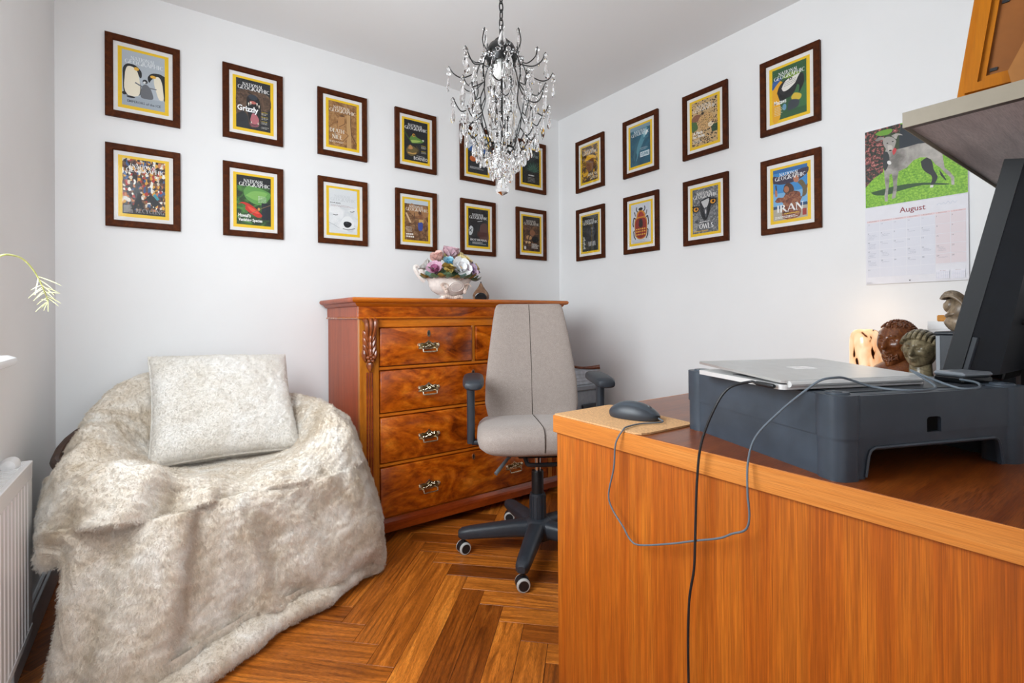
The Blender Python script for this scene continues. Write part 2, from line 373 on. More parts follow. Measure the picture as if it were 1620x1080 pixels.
d = MB(); d.box(DX0 - .06, DX0 + .02, YN - .11, YN + .012, 0, 2.05).box(DX1 - .02, DX1 + .06, YN - .11, YN + .012, 0, 2.05).box(DX0 - .06, DX1 + .06, YN - .11, YN + .012, 2.01, 2.09)
struct('door_1', d, M['trim'])
# window
w = struct('window_1', MB().box(XL - .22, XL - .15, WY0, WY0 + .06, WZ0, WZ1, bev=.006).box(XL - .22, XL - .15, WY1 - .06, WY1, WZ0, WZ1, bev=.006).box(XL - .22, XL - .15, WY0 + .06, WY1 - .06, WZ0, WZ0 + .06, bev=.006).box(XL - .22, XL - .15, WY0 + .06, WY1 - .06, WZ1 - .06, WZ1, bev=.006).box(XL - .22, XL - .15, 1.06, 1.12, WZ0 + .06, WZ1 - .06, bev=.006), M['trim'])
for y0, y1 in ((WY0 + .06, 1.06), (1.12, WY1 - .06)):
    MB().box(XL - .19, XL - .184, y0, y1, WZ0 + .06, WZ1 - .06).build('pane', M['winglass'], w)
b = bmesh.new()
sill = MB(); pr = [(XL - .15, .885), (XL + .035, .885), (XL + .05, .892), (XL + .052, .90), (XL + .05, .908), (XL + .035, .915), (XL - .15, .915)]
sill.add([(x, .26, z) for x, z in pr] + [(x, 1.69, z) for x, z in pr] + [(XL + (x - XL) * .5 if x > XL else x, 1.72, .9 + (z - .9) * .6) for x, z in pr], [tuple(range(6, -1, -1)), tuple(range(14, 21))] + [(i, (i + 1) % 7, 7 + (i + 1) % 7, 7 + i) for i in range(7)] + [(7 + i, 7 + (i + 1) % 7, 14 + (i + 1) % 7, 14 + i) for i in range(7)])
sill.build('window_sill', M['trim'], w)
# skirting
def skirt(name, x0, x1, y0, y1):
    m = MB(); m.box(x0, x1, y0, y1, 0, .10, bev=.003)
    if x1 - x0 > y1 - y0: m.box(x0, x1, y0 + .006, y1, .10, .118, bev=.004)
    else: m.box(x0 + (.006 if x0 > 1 else 0), x1 - (.006 if x0 < 1 else 0), y0, y1, .10, .118, bev=.004)
    struct(name, m, M['skirt'])
skirt('baseboard_left', XL, XL + .016, YN, YB - .016)
skirt('baseboard_back', XL, XR, YB - .016, YB)
skirt('baseboard_right', XR - .016, XR, YN, YB - .016)

# ------------------------------------------------------------------ chest of drawers
CX0, CX1, CF, CB_ = .70, 1.85, 2.115, 2.60
ch = thing('chest_of_drawers', 'tall antique mahogany chest of two short over three long drawers behind office chair', 'chest', ((CX0 + CX1) / 2, 2.36, 0))
def P_(mb, name, m, par=ch, angle=35): return mb.build(name, m, par, angle=angle, world=True)
m = MB(); m.box(CX0, CX1, CF + .02, CB_, .045, 1.0, bev=.002)
P_(m, 'carcass', M['maho_side'])
for x in (CX0, CX1 - .088): P_(MB().box(x, x + .088, CF - .004, CF + .022, .095, 1.0, bev=.002), 'stile', M['maho_v'])
for z0, z1 in ((.957, 1.0), (.765, .779), (.555, .569), (.330, .344), (.093, .099)): P_(MB().box(CX0 + .088, CX1 - .088, CF - .001, CF + .03, z0, z1, bev=.003), 'drawer_rail', M['maho_h'])
P_(MB().box(1.272, 1.289, CF - .001, CF + .03, .775, .962, bev=.002), 'drawer_divider', M['maho_v'])
for x in (CX0 + .044, CX1 - .044):
    m = MB()
    for k in (-1, 0, 1): m.tube([(x + k * .011, CF - .003, .10), (x + k * .011, CF - .003, .76)], .0045, 8)
    P_(m, 'reeding', M['maho_dk'])
    c = MB(); fy = CF - .004
    for k in (-1, 0, 1):  # scroll rolls on top
        c.tube(cr_spline([(x + k * .022, fy + .004, .995), (x + k * .021, fy - .018, .985), (x + k * .018, fy - .022, .955), (x + k * .012, fy - .010, .915), (x + k * .004, fy - .006, .88)], 5), np.linspace(.0125, .006, 21), 8)
    def leaf(cx, cz, w, h, rot, dep=.014):
        T = RT((cx, fy - .004, cz)) @ Matrix.Rotation(rot, 4, 'Y')
        c.ell((0, 0, 0), (w, dep, h), 12, 8, T=T, fn=lambda v: (v[0] * (1 - .75 * max(0, -v[2]) ** 1.3) * (1 - .2 * max(0, v[2])), v[1] - .25 * abs(v[0]) * (1 if v[1] < 0 else 0) * -1, v[2]))
    for k, z in enumerate((.915, .885, .855)):
        leaf(x - .016, z, .014, .034, -.35); leaf(x + .016, z, .014, .034, .35); leaf(x, z - .008, .013, .036, 0, .018)
    leaf(x - .024, .835, .013, .03, -.1); leaf(x + .024, .835, .013, .03, .1); leaf(x, .79, .017, .03, 0, .016)
    for k in range(5):
        a = 2 * PI * k / 5 + .3; c.ell((x + .013 * math.cos(a), fy - .018, .822 + .013 * math.sin(a)), (.009, .008, .009), 8, 6)
    c.ell((x, fy - .024, .822), (.006, .006, .006), 8, 6)
    P_(c, 'corbel', M['carve'])
m = MB(); m.box(CX0 - .004, CX1 + .004, CF - .008, CF + .012, 1.0, 1.052, bev=.002); P_(m, 'frieze', M['maho'])
m = MB(); m.box(CX0 - .004, CX1 + .004, CF + .012, CB_, 1.0, 1.052, bev=.001); P_(m, 'frieze_side', M['maho_side'])
m = MB(); m.box(CX0 - .010, CX1 + .010, CF - .016, CB_, .996, 1.004, bev=.003); P_(m, 'frieze_bead', M['maho_h'])
def mold(prof, mats, name, mi_side=1):
    """mitred moulding around front and sides; prof = (out, z)"""
    mb = MB(); vs = []
    for o_, z in prof: vs += [(CX0 - o_, CB_, z), (CX0 - o_, CF - o_, z), (CX1 + o_, CF - o_, z), (CX1 + o_, CB_, z)]
    n = len(prof)
    for i in range(n - 1):
        for k in range(3): mb.add([vs[4 * i + k], vs[4 * i + k + 1], vs[4 * i + 4 + k + 1], vs[4 * i + 4 + k]], [(0, 1, 2, 3)], 1 if k != 1 else 0)
    mb.add([vs[4 * n - 4], vs[4 * n - 3], vs[4 * n - 2], vs[4 * n - 1]], [(0, 1, 2, 3)], 2); mb.add([vs[0], vs[1], vs[2], vs[3]], [(3, 2, 1, 0)], 1)
    return P_(mb, name, mats, angle=28)
mold([(.006, 1.050), (.012, 1.052), (.017, 1.056), (.022, 1.062), (.024, 1.066), (.030, 1.067), (.038, 1.070), (.042, 1.076), (.0425, 1.083), (.038, 1.089), (.034, 1.090)], [M['maho_h'], M['maho_side'], M['maho_dk']], 'cornice')
mold([(.004, .040), (.018, .041), (.018, .072), (.014, .082), (.006, .092), (.002, .098)], [M['maho_dk'], M['maho_side'], M['maho_dk']], 'plinth')
for x in (CX0 + .06, CX1 - .06):
    for y in (CF + .07, CB_ - .07): P_(MB().lathe([(.028, 0), (.034, .02), (.03, .042)], 16, T=RT((x, y, 0))), 'bun_foot', M['maho_dk'])
# brass handle shared mesh, origin at plate centre, front = -Y
hp = MB(); half = [(0, .022), (.005, .017), (.014, .012), (.022, .0095), (.029, .012), (.036, .009), (.044, .011), (.047, .003), (.042, -.003), (.046, -.011), (.036, -.013), (.020, -.0125), (.010, -.0145), (0, -.0135)]
poly = half + [(-x, y) for x, y in half[-2:0:-1]]
poly = poly[::-1]
hp.prism(poly, 0, .003, 0, T=Matrix.Rotation(PI / 2, 4, 'X'))
hp.prism([(x * .72, y * .62 + .001) for x, y in poly], .003, .006, 1, T=Matrix.Rotation(PI / 2, 4, 'X'), top=.8)
rr = random.Random(2)
for k in range(16): hp.ell((rr.uniform(-.026, .026), -.0065, rr.uniform(-.005, .008)), (.0035, .002, .002), 6, 4, 0)
for s_ in (-1, 1):
    hp.ell((s_ * .0425, -.006, .001), (.006, .006, .008), 8, 6, 0); hp.cyl((s_ * .031, -.003, -.009), (s_ * .031, -.020, -.012), .0036, 8, 0)
hp.tube([(-.031, -.018, -.012), (-.0305, -.020, -.0215), (-.028, -.021, -.0228), (.028, -.021, -.0228), (.0305, -.020, -.0215), (.031, -.018, -.012)], .0027, 8, 0)
for k in range(7): hp.ell((-.018 + .006 * k, -.021, -.0228), (.0034, .0036, .0036), 6, 4, 0)
hp.v = [(x * 1.16, y, z * 1.25) for x, y, z in hp.v]
hp_me = hp.mesh('handle', [M['brass'], M['brass_dark']])
es = MB(); es.prism([(.0075 * math.sin(a), .013 * math.cos(a)) for a in np.linspace(0, 2 * PI, 14)[:-1]], 0, .003, 0, T=Matrix.Rotation(PI / 2, 4, 'X')); es.prism([(.0035 * math.sin(a), .008 * math.cos(a)) for a in np.linspace(0, 2 * PI, 10)[:-1]], .003, .0035, 1, T=Matrix.Rotation(PI / 2, 4, 'X'))
es.v = [(x * 1.2, y, z * 1.25) for x, y, z in es.v]
es_me = es.mesh('escutcheon', [M['brass'], M['black']])
for x0, x1, z0, z1, hz, hx, kx, kz in ((.79, 1.271, .781, .956, .868, (1.028,), 1.029, .925), (1.290, 1.761, .781, .956, .868, (1.525,), 1.525, .925), (.79, 1.761, .571, .763, .668, (1.027, 1.523), 1.273, .722),
        (.79, 1.761, .346, .553, .446, (1.027, 1.523), 1.273, .522), (.79, 1.761, .101, .328, .208, (1.027, 1.523), 1.273, .300)):
    dm = MB(); dm.box(x0 + .002, x1 - .002, CF - .007, CF + .03, z0 + .002, z1 - .002, bev=.005, seg=2)
    dr = P_(dm, 'drawer', M['maho'])
    for x in hx: link('handle', hp_me, dr, (x, CF - .007, hz), world=True)
    link('escutcheon', es_me, dr, (kx, CF - .007, kz), world=True)

# ------------------------------------------------------------------ desk
DKX, DKY, DZ = .84, .985, .74
dk = thing('desk', 'oak veneered desk with orange end panel in front of the right wall', 'desk', (1.5, .45, 0))
def D_(mb, name, m): return mb.build(name, m, dk, world=True)
D_(MB().box(DKX + .004, 2.285, YN + .03, DKY - .004, DZ - .044, DZ, bev=.001), 'desk_top', M['oak_top'])
D_(MB().box(DKX, DKX + .004, YN + .03, DKY, DZ - .044, DZ, bev=.001).box(DKX + .004, 2.285, DKY - .004, DKY, DZ - .044, DZ, bev=.001), 'edge_band', M['oak_edge'])
D_(MB().box(DKX + .008, DKX + .030, YN + .035, DKY - .006, 0, DZ - .044, bev=.0015), 'end_panel', M['oak'])
D_(MB().box(2.255, 2.280, YN + .035, DKY - .006, 0, DZ - .044, bev=.0015), 'end_panel', M['oak'])
D_(MB().box(DKX + .03, 2.255, .30, .32, .25, DZ - .044, bev=.0015), 'modesty_panel', M['oak'])

# ------------------------------------------------------------------ monitor riser (two stacked tiers)
RA = math.radians(-22.0); RW, RD = .405, .395
rs = thing('monitor_riser', 'two-tier dark grey plastic monitor riser on desk, carrying the silver laptop', 'riser', (.850, .318, DZ), RA)
# local: x to the right along the short front, y away; front face y=0
def tier(name, z0, z1, arch, hole):
    m = MB(); t = .004; zt = z1
    def wall(poly_pts, y0, y1, axis):
        T = frame3((0, 0, 0), (1, 0, 0), (0, 0, 1), (0, 1, 0)) if axis == 'x' else frame3((0, 0, 0), (0, 1, 0), (0, 0, 1), (1, 0, 0))
        m.prism(poly_pts, y0, y1, 0, T=T)
    if arch:
        ax0, ax1, az = .055, RW - .055, z0 + .048
        pts = [(.01, z0), (ax0, z0), (ax0 + .006, az - .012), (ax0 + .010, az - .004), (ax0 + .018, az), (ax1 - .018, az), (ax1 - .010, az - .004), (ax1 - .006, az - .012), (ax1, z0), (RW - .01, z0), (RW - .01, z1), (.01, z1)]
        for y in (.004, RD - .010): wall(pts, y, y + .006, 'x')
        lip = [(a, b_) for a, b_ in pts[1:9]]
        m.tube([(a, .003, max(b_, z0 + .0035)) for a, b_ in lip], .003, 6)
    else:
        hx, hw = .195, .0155
        for y in (.001, RD - .007):
            wall([(.01, z0), (hx - hw, z0), (hx - hw, z0 + .021), (hx - hw + .002, z0 + .0245), (hx - hw + .006, z0 + .026), (hx + hw - .006, z0 + .026), (hx + hw - .002, z0 + .0245), (hx + hw, z0 + .021), (hx + hw, z0), (RW - .01, z0), (RW - .01, z1), (.01, z1)], y, y + .006, 'x')
        m.box(.01, RW - .01, .01, RD - .01, z1 - .006, z1, bev=.001)
    for x in ((.003, RW - .009) if arch else (.0005, RW - .0065)): wall([(.01, z0), (RD - .01, z0), (RD - .01, z1), (.01, z1)], x, x + .006, 'y')
    for cx, cy in ((.022, .022), (RW - .022, .022), (.022, RD - .022), (RW - .022, RD - .022)):
        pp = [(x + cx, y + cy) for x, y in rrect(.027 if not arch else .0255, .027 if not arch else .0255, .020, 6)]
        m.prism(pp, z0, z1 + (.002 if not arch else 0), 0)
        if not arch:
            m.prism([(x + cx, y + cy) for x, y in sell(.018, .018, 2, 18)], z1 + .002, z1 + .005, 0, top=.9)
            m.prism([(x + cx, y + cy) for x, y in sell(.007, .007, 2, 12)], z1 + .005, z1 + .006, 0)
    return m.build(name, M['riser'], rs, angle=30)
tier('lower_tier', 0, .066, True, False); tier('upper_tier', .066, .132, False, True)
m = MB(); m.box(.035, RW - .035, .03, RD - .03, .1315, .1335, bev=.001); m.build('top_mat', M['black2'], rs)

# ------------------------------------------------------------------ laptop
la = math.atan2(.627 - .39, .946 - .841) - PI / 2
lt = thing('laptop', 'thin silver laptop lying almost closed on the dark riser', 'laptop', (.838, .392, DZ + .135), la)
m = MB(); m.prism(rrect(.150, .122, .010, 5, .150, .128), 0, .0085, 0); m.build('base', M['silver_lt'], lt)
m = MB(); m.box(.02, .28, .03, .16, .0085, .0092); m.build('keyboard', M['black2'], lt)
lid = MB(); T = RT((0, .004, .011), rx=math.radians(2.6)); lid.prism(rrect(.150, .122, .010, 5, .150, .124), 0, .0045, 0, T=T)
lo = lid.build('lid', M['silver'], lt)
m = MB()
for i in (0, 1):
    for j in (0, 1): m.box(.125 + i * .0245, .148 + i * .0245, .106 + j * .0165, .1215 + j * .0165, .0045, .0049, T=T)
m.build('emblem', plain('mirror_emblem', '#eeeeee', .1, .9), lo)
m = MB(); m.cyl((.012, .004, .0095), (.288, .004, .0095), .0055, 10); m.build('hinge', M['silver_lt'], lt)

# ------------------------------------------------------------------ mouse pad, mouse, cables
pdm = MB(); pdm.prism([(.842, .980), (.842, .715), (.850, .700), (.866, .693), (1.02, .688), (1.03, .695), (1.06, .965), (1.05, .982)][::-1], DZ + .0005, DZ + .0045)
tag(pdm.build('mouse_pad', M['cork'], angle=30), 'tan cork mouse pad at the free corner of the desk', 'mouse pad')
ms = thing('mouse', 'dark grey corded computer mouse on the cork pad', 'mouse', (.962, .815, DZ + .005), math.atan2(.741 - .888, .985 - .942) + PI / 2)
def mouse_shape(v):
    x, y, z = v; y2 = y; h = .55 + .45 * (1 - ((y2 - .15) / 1.15) ** 2)
    return (x * (1 - .12 * max(0, -y)), y, z * h if z > 0 else z * .28)
m = MB(); m.ell((0, 0, .010), (.033, .066, .030), 28, 18, fn=lambda v: (math.copysign(abs(v[0]) ** .8, v[0]) * (1 - .10 * v[1] * v[1]), math.copysign(abs(v[1]) ** .85, v[1]), (v[2] * (.62 + .38 * (1 - ((v[1] + .05 - .2) ** 2))) if v[2] > 0 else max(v[2], -.32))))
m.build('shell', M['black2'], ms)
m = MB(); m.ell((0, 0, .0115), (.0322, .0665, .0305), 28, 18, fn=lambda v: (math.copysign(abs(v[0]) ** .8, v[0]) * (1 - .10 * v[1] * v[1]) * .93, math.copysign(abs(v[1]) ** .85, v[1]) * .99, max(.18, v[2]) * (.62 + .38 * (1 - ((v[1] + .05 - .2) ** 2)))))
m.build('top_cover', plain('satin_graphite', '#3a4149', .3, nz=.04), ms)
m = MB(); m.lathe([(.006, -.003), (.0085, -.002), (.0085, .002), (.006, .003)], 16, T=RT((0, -.038, .0262), ry=PI / 2)); m.build('scroll_wheel', M['black'], ms)
cab = [(.975, .752, .753), (.962, .730, .749), (.912, .752, .748), (.862, .750, .748), (.838, .742, .745), (.825, .752, .715), (.825, .758, .659), (.825, .774, .598), (.825, .765, .567), (.825, .733, .537), (.825, .712, .515), (.825, .686, .513), (.825, .610, .544), (.825, .553, .571), (.820, .501, .596),
    (.820, .476, .613), (.820, .451, .629), (.820, .444, .655), (.820, .447, .695), (.828, .450, .745), (.836, .440, .790), (.840, .400, .840), (.838, .362, .877), (.846, .342, .896), (.868, .330, .900), (.90, .326, .897),
    (.93, .30, .884), (.935, .262, .882), (.975, .238, .882), (1.03, .244, .882), (1.07, .27, .890), (1.12, .30, .897), (1.06, .262, .893), (1.03, .215, .882), (1.06, .198, .882), (1.12, .208, .882), (1.15, .222, .882), (1.17, .242, .882)]
m = MB(); m.tube(cr_spline(cab, 5), .0019, 8); m.build('cord', M['cable_grey'], ms, world=True)
cc = thing('charging_cable', 'black charging cable plugged into laptop and hanging down the desk end panel', 'cable', (.845, .43, DZ + .14))
ld = Vector((.105, .237, 0)).normalized()
p0 = Vector((.842, .405, .8805)) + Vector((-.006, .003, 0)); p1 = p0 + ld * .045
m = MB(); m.tube([p0, p0 + ld * .004, p1 - ld * .004, p1], [.003, .0042, .0042, .003], 10); m.build('plug', M['black'], cc, world=True)
m = MB(); m.tube(cr_spline([tuple(p1), tuple(p1 + ld * .015), (.838, .49, .868), (.826, .510, .832), (.822, .536, .762), (.822, .546, .688), (.822, .551, .579), (.822, .554, .518), (.822, .566, .440), (.822, .568, .293), (.820, .56, .10), (.80, .55, .008), (.74, .50, .004)], 6), .0024, 8); m.build('cord', M['cable_black'], cc, world=True)

# ------------------------------------------------------------------ monitor
mo = thing('monitor', 'black desktop monitor seen from its side, leaning back beside the riser', 'monitor', (1.325, .303, DZ), math.radians(-3))
tl = math.radians(-13)   # top leans away (-Y)
T = RT((0, 0, .124), rx=-tl)
M['mon'] = plain('matt_black_plastic', '#15171a', .55, spec=.3, nz=.05); M['mon2'] = plain('matt_charcoal_plastic', '#20242a', .5, spec=.35, nz=.05)
m = MB(); m.prism([(0, -.026), (0, .002), (.004, .004), (.48, .004), (.48, -.026)], 0, .445, 0, T=T); m.build('bezel', M['mon'], mo, angle=20)
m = MB(); m.box(.012, .468, .0042, .005, .02, .43, T=T); m.build('screen', M['gloss_black'], mo)
m = MB(); m.add([(.004, -.026, .012), (.476, -.026, .012), (.476, -.026, .44), (.004, -.026, .44), (.05, -.072, .03), (.43, -.072, .03), (.42, -.052, .40), (.06, -.052, .40)], [(0, 1, 5, 4), (1, 2, 6, 5), (2, 3, 7, 6), (3, 0, 4, 7), (4, 5, 6, 7)], 0, T); m.box(.003, .10, -.036, -.024, .002, .10, bev=.002, T=T)
m.build('back_shell', M['mon2'], mo, angle=20)
m = MB(); m.box(.11, .24, -.068, -.045, .01, .10, bev=.003, T=T)
for k in range(4): m.box(.13 + k * .018, .138 + k * .018, -.071, -.066, .03, .045, T=T)
m.build('port_block', M['gloss_black'], mo)
m = MB(); m.box(.24, .32, -.14, -.06, .01, .30, bev=.01); m.build('neck', M['black'], mo)
m = MB(); m.prism(rrect(.13, .10, .03, 5, .28, -.07), 0, .014); m.build('foot', M['black'], mo)
m = MB(); m.tube(cr_spline([(.125, -.075, .245), (.14, -.14, .23), (.17, -.15, .17), (.24, -.13, .13), (.36, -.10, .12)], 6), .006, 8); m.build('lead', M['cable_black'], mo)
db = thing('docking_box', 'small black and silver docking box at the back corner of the riser', 'hub', (1.168, .238, DZ + .1338), RA)
m = MB(); m.box(0, .075, 0, .05, 0, .012, bev=.003); m.build('body', M['gloss_black'], db)
m = MB(); m.box(.001, .074, -.001, .051, .012, .020, bev=.003); m.build('lid', plain('steel_lid', '#8d949c', .3, .6), db)

# ------------------------------------------------------------------ shelf and what stands on it
sh = thing('wall_shelf', 'thick wall shelf with beige edge and grey wood underside over the monitor', 'shelf', (1.69, .1, 1.335))
m = MB(); m.box(1.0905, 2.29, YN + .01, .2985, 1.343, 1.362, 0, bev=.001); m.build('board', M['shelf_under'], sh, world=True)
m = MB(); m.box(1.088, 1.0905, YN + .01, .30, 1.336, 1.3635).box(1.0905, 2.29, .2985, .30, 1.336, 1.3635); m.build('edge_band', M['shelf'], sh, world=True)
m = MB(); m.box(1.0905, 1.105, YN + .01, .2985, 1.3365, 1.343); m.build('dark_strip', M['shelf_dark'], sh, world=True)
pf = thing('turned_picture', 'golden wooden picture frame turned back to front, leaning on the shelf', 'frame', (1.098, .20, 1.3635), rot=(0, 0, 0))
Tf = frame3((1.098, .222, 1.3635), (0, -1, 0), (math.sin(.10), .16 * .0, math.cos(.10)), (-math.cos(.10), 0, math.sin(.10)))
Tf = frame3((1.130, .234, 1.3635), Vector((.10, -.99, 0)).normalized(), Vector((.06, -.13, .99)).normalized(), Vector((-.99, -.10, .06)).normalized())
m = MB()
for a, b_ in ((0, .010), (.010, .024), (.024, .033)):
    z = {0: .014, .010: .022, .024: .016}[a]
    m.prism([(a, a), (b_, b_), (b_, .6 - b_), (a, .6 - a)], 0, z, 0, T=Tf); m.prism([(a, a), (.4 - a, a), (.4 - b_, b_), (b_, b_)], 0, z, 0, T=Tf)
    m.prism([(.4 - b_, b_), (.4 - a, a), (.4 - a, .6 - a), (.4 - b_, .6 - b_)], 0, z, 0, T=Tf); m.prism([(b_, .6 - b_), (.4 - b_, .6 - b_), (.4 - a, .6 - a), (a, .6 - a)], 0, z, 0, T=Tf)
m.build('moulding', M['pine'], pf, world=True, angle=20)
m = MB(); m.box(.033, .367, .033, .567, 0, .010, T=Tf); m.build('backing_board', M['mdf'], pf, world=True)
for y in (.04, .15, .27, .42):
    m = MB(); m.box(.036, .045, y, y + .005, .010, .0125, T=Tf); m.build('clip', M['black'], pf, world=True)
tp = thing('tan_panel', 'tan cut-corner board leaning in front of the golden picture frame', 'board', (1.09, .15, 1.3635))
Tp = frame3((1.098, .166, 1.3635), Vector((.10, -.99, 0)).normalized(), Vector((.05, 0, 1)).normalized(), Vector((-.99, -.10, .05)).normalized())
m = MB(); m.prism([(.004, 0), (.25, 0), (.25, .16), (.06, .16), (0, .022)], 0, .006, 0, T=Tp); m.build('panel', M['mdf2'], tp, world=True)
m = MB(); m.prism([(.02, .004), (.24, .004), (.24, .15), (.068, .15), (.016, .026)], -.003, 0, 0, T=Tp); m.build('backing', M['mdf'], tp, world=True)

# ------------------------------------------------------------------ lettering
_tc = {}; _asp = {}
def glyphs(s, bold=0.0):
    k = (s, bold)
    if k in _tc: return _tc[k]
    cu_ = bpy.data.curves.new('t', 'FONT'); cu_.body = s; cu_.size = 1; cu_.offset = bold; cu_.resolution_u = 2
    o = bpy.data.objects.new('t', cu_); C.objects.link(o); dg = bpy.context.evaluated_depsgraph_get()
    me = o.evaluated_get(dg).to_mesh(); vs = [(v.co.x, v.co.y) for v in me.vertices]; fs = [tuple(p.vertices) for p in me.polygons]
    o.evaluated_get(dg).to_mesh_clear(); bpy.data.objects.remove(o); bpy.data.curves.remove(cu_)
    xs = [p[0] for p in vs]; ys = [p[1] for p in vs]; x0, x1, y0, y1 = min(xs), max(xs), min(ys), max(ys)
    r = ([((x - x0) / (x1 - x0), (y - y0) / (y1 - y0)) for x, y in vs], fs); _tc[k] = r; _asp[k] = (x1 - x0) / (y1 - y0); return r
# roman capitals with serifs, drawn from strokes: unit height, (strokes, width)
TH, TN = .17, .07
def _arc(cx, cy, rx, ry, a0, a1, wt, wn):
    return ('a', cx, cy, rx, ry, a0, a1, wt, wn)
RC = {
 'A': ([(.05, 0, .42, 1, TN), (.42, 1, .80, 0, TH), (.20, .35, .64, .35, TN)], .86, [(.05, 0), (.80, 0)]),
 'B': ([(.14, 0, .14, 1, TH), _arc(.14, .76, .42, .21, -90, 90, TH, TN), _arc(.14, .28, .50, .25, -90, 90, TH, TN)], .70, []),
 'C': ([_arc(.48, .5, .42, .47, 50, 310, TH, TN)], .84, []),
 'D': ([(.14, 0, .14, 1, TH), _arc(.14, .5, .62, .465, -90, 90, TH, TN)], .84, []),
 'E': ([(.14, 0, .14, 1, TH), (.14, .965, .58, .965, TN), (.14, .52, .48, .52, TN), (.14, .035, .62, .035, TN)], .68, []),
 'G': ([_arc(.48, .5, .42, .47, 50, 320, TH, TN), (.80, .05, .80, .45, TH)], .92, [(.80, .45)]),
 'H': ([(.14, 0, .14, 1, TH), (.72, 0, .72, 1, TH), (.14, .5, .72, .5, TN)], .88, [(.14, 0), (.14, 1), (.72, 0), (.72, 1)]),
 'I': ([(.16, 0, .16, 1, TH)], .34, [(.16, 0), (.16, 1)]),
 'L': ([(.14, 0, .14, 1, TH), (.14, .035, .58, .035, TN)], .64, [(.14, 1)]),
 'M': ([(.12, 0, .12, 1, TN), (.12, 1, .5, 0, TH), (.5, 0, .86, 1, TN), (.86, 0, .86, 1, TH)], 1.0, [(.12, 0), (.86, 0)]),
 'N': ([(.12, 0, .12, 1, TN), (.12, 1, .74, 0, TH), (.74, 0, .74, 1, TN)], .88, [(.12, 0), (.12, 1), (.74, 1)]),
 'O': ([_arc(.48, .5, .42, .47, 0, 360, TH, TN)], .96, []),
 'P': ([(.14, 0, .14, 1, TH), _arc(.14, .72, .44, .25, -90, 90, TH, TN)], .66, [(.14, 0)]),
 'R': ([(.14, 0, .14, 1, TH), _arc(.14, .74, .42, .23, -90, 90, TH, TN), (.36, .5, .74, 0, TH)], .78, [(.14, 0), (.74, 0)]),
 'S': ([_arc(.34, .73, .24, .23, 40, 270, TH * .9, TN), _arc(.34, .27, .26, .24, -140, 90, TH * .9, TN)], .66, []),
 'T': ([(.38, 0, .38, 1, TH), (.03, .965, .73, .965, TN)], .76, [(.38, 0)]),
 'W': ([(.05, 1, .32, 0, TH), (.32, 0, .55, .95, TN), (.55, .95, .80, 0, TH), (.80, 0, 1.05, 1, TN)], 1.1, [(.05, 1), (1.05, 1)]),
 'F': ([(.14, 0, .14, 1, TH), (.14, .965, .58, .965, TN), (.14, .52, .48, .52, TN)], .64, [(.14, 0)]),
 'K': ([(.14, 0, .14, 1, TH), (.14, .42, .68, 1, TN), (.30, .55, .74, 0, TH)], .78, [(.14, 0), (.14, 1)]),
 'U': ([(.14, .3, .14, 1, TH), (.70, .3, .70, 1, TN), _arc(.42, .33, .28, .30, 180, 360, TH, TN)], .84, [(.14, 1), (.70, 1)]),
 'Y': ([(.40, 0, .40, .45, TH), (.05, 1, .40, .45, TH), (.75, 1, .40, .45, TN)], .80, [(.40, 0)]), ' ': ([], .4, [])}
def roman(s):
    k = ('roman', s)
    if k in _tc: return _tc[k]
    vs = []; fs = []; x = 0
    def quad(a, b, w):
        dx, dy = b[0] - a[0], b[1] - a[1]; L = math.hypot(dx, dy); nx, ny = -dy / L * w / 2, dx / L * w / 2
        o = len(vs); vs.extend([(a[0] + nx, a[1] + ny), (a[0] - nx, a[1] - ny), (b[0] - nx, b[1] - ny), (b[0] + nx, b[1] + ny)]); fs.append((o, o + 1, o + 2, o + 3))
    for ch_ in s:
        st, w, se = RC[ch_]
        for q in st:
            if q[0] == 'a':
                _, cx, cy, rx, ry, a0, a1, wt, wn_ = q; n = max(6, int(abs(a1 - a0) / 22)); o = len(vs)
                for i in range(n + 1):
                    a = math.radians(a0 + (a1 - a0) * i / n); t = wn_ + (wt - wn_) * abs(math.cos(a)) ** 1.2
                    vs.append((x + cx + (rx + .01) * math.cos(a), cy + ry * math.sin(a) + .03 * math.sin(a))); vs.append((x + cx + (rx - t) * math.cos(a), cy + (ry - wn_) * math.sin(a) + .03 * math.sin(a)))
                for i in range(n): fs.append((o + 2 * i, o + 2 * i + 1, o + 2 * i + 3, o + 2 * i + 2))
            else: quad((x + q[0], q[1]), (x + q[2], q[3]), q[4])
        for sx, sy in se: quad((x + sx - .13, .025 if sy < .5 else .975 if sy > .9 else sy), (x + sx + .13, .025 if sy < .5 else .975 if sy > .9 else sy), .05)
        x += w
    r = ([(a / x, b_) for a, b_ in vs], fs); _tc[k] = r; return r

def spotted(name, base, spot, sc_=60, thr=.32):
    t = NT(name); t.rough(.5); v = t.coords()
    vo = t.n('ShaderNodeTexVoronoi'); vo.inputs['Scale'].default_value = sc_; t.l(v, vo.inputs['Vector'])
    t.l(t.ramp(vo.outputs['Distance'], [(thr, spot), (thr + .12, base)]), t.b.inputs['Base Color']); return t.m
def mosaic(name, cols, sc_=90):
    t = NT(name); t.rough(.5); v = t.coords((1, .7, .7))
    vo = t.n('ShaderNodeTexVoronoi'); vo.inputs['Scale'].default_value = sc_; t.l(v, vo.inputs['Vector'])
    sp = t.n('ShaderNodeSeparateColor'); t.l(vo.outputs['Color'], sp.inputs[0])
    r = t.n('ShaderNodeValToRGB'); r.color_ramp.interpolation = 'CONSTANT'; e = r.color_ramp.elements
    while len(e) < len(cols): e.new(.5)
    for i, c in enumerate(cols): e[i].position = i / len(cols); e[i].color = lin(c)
    t.l(sp.outputs[0], r.inputs[0]); t.l(r.outputs[0], t.b.inputs['Base Color']); return t.m
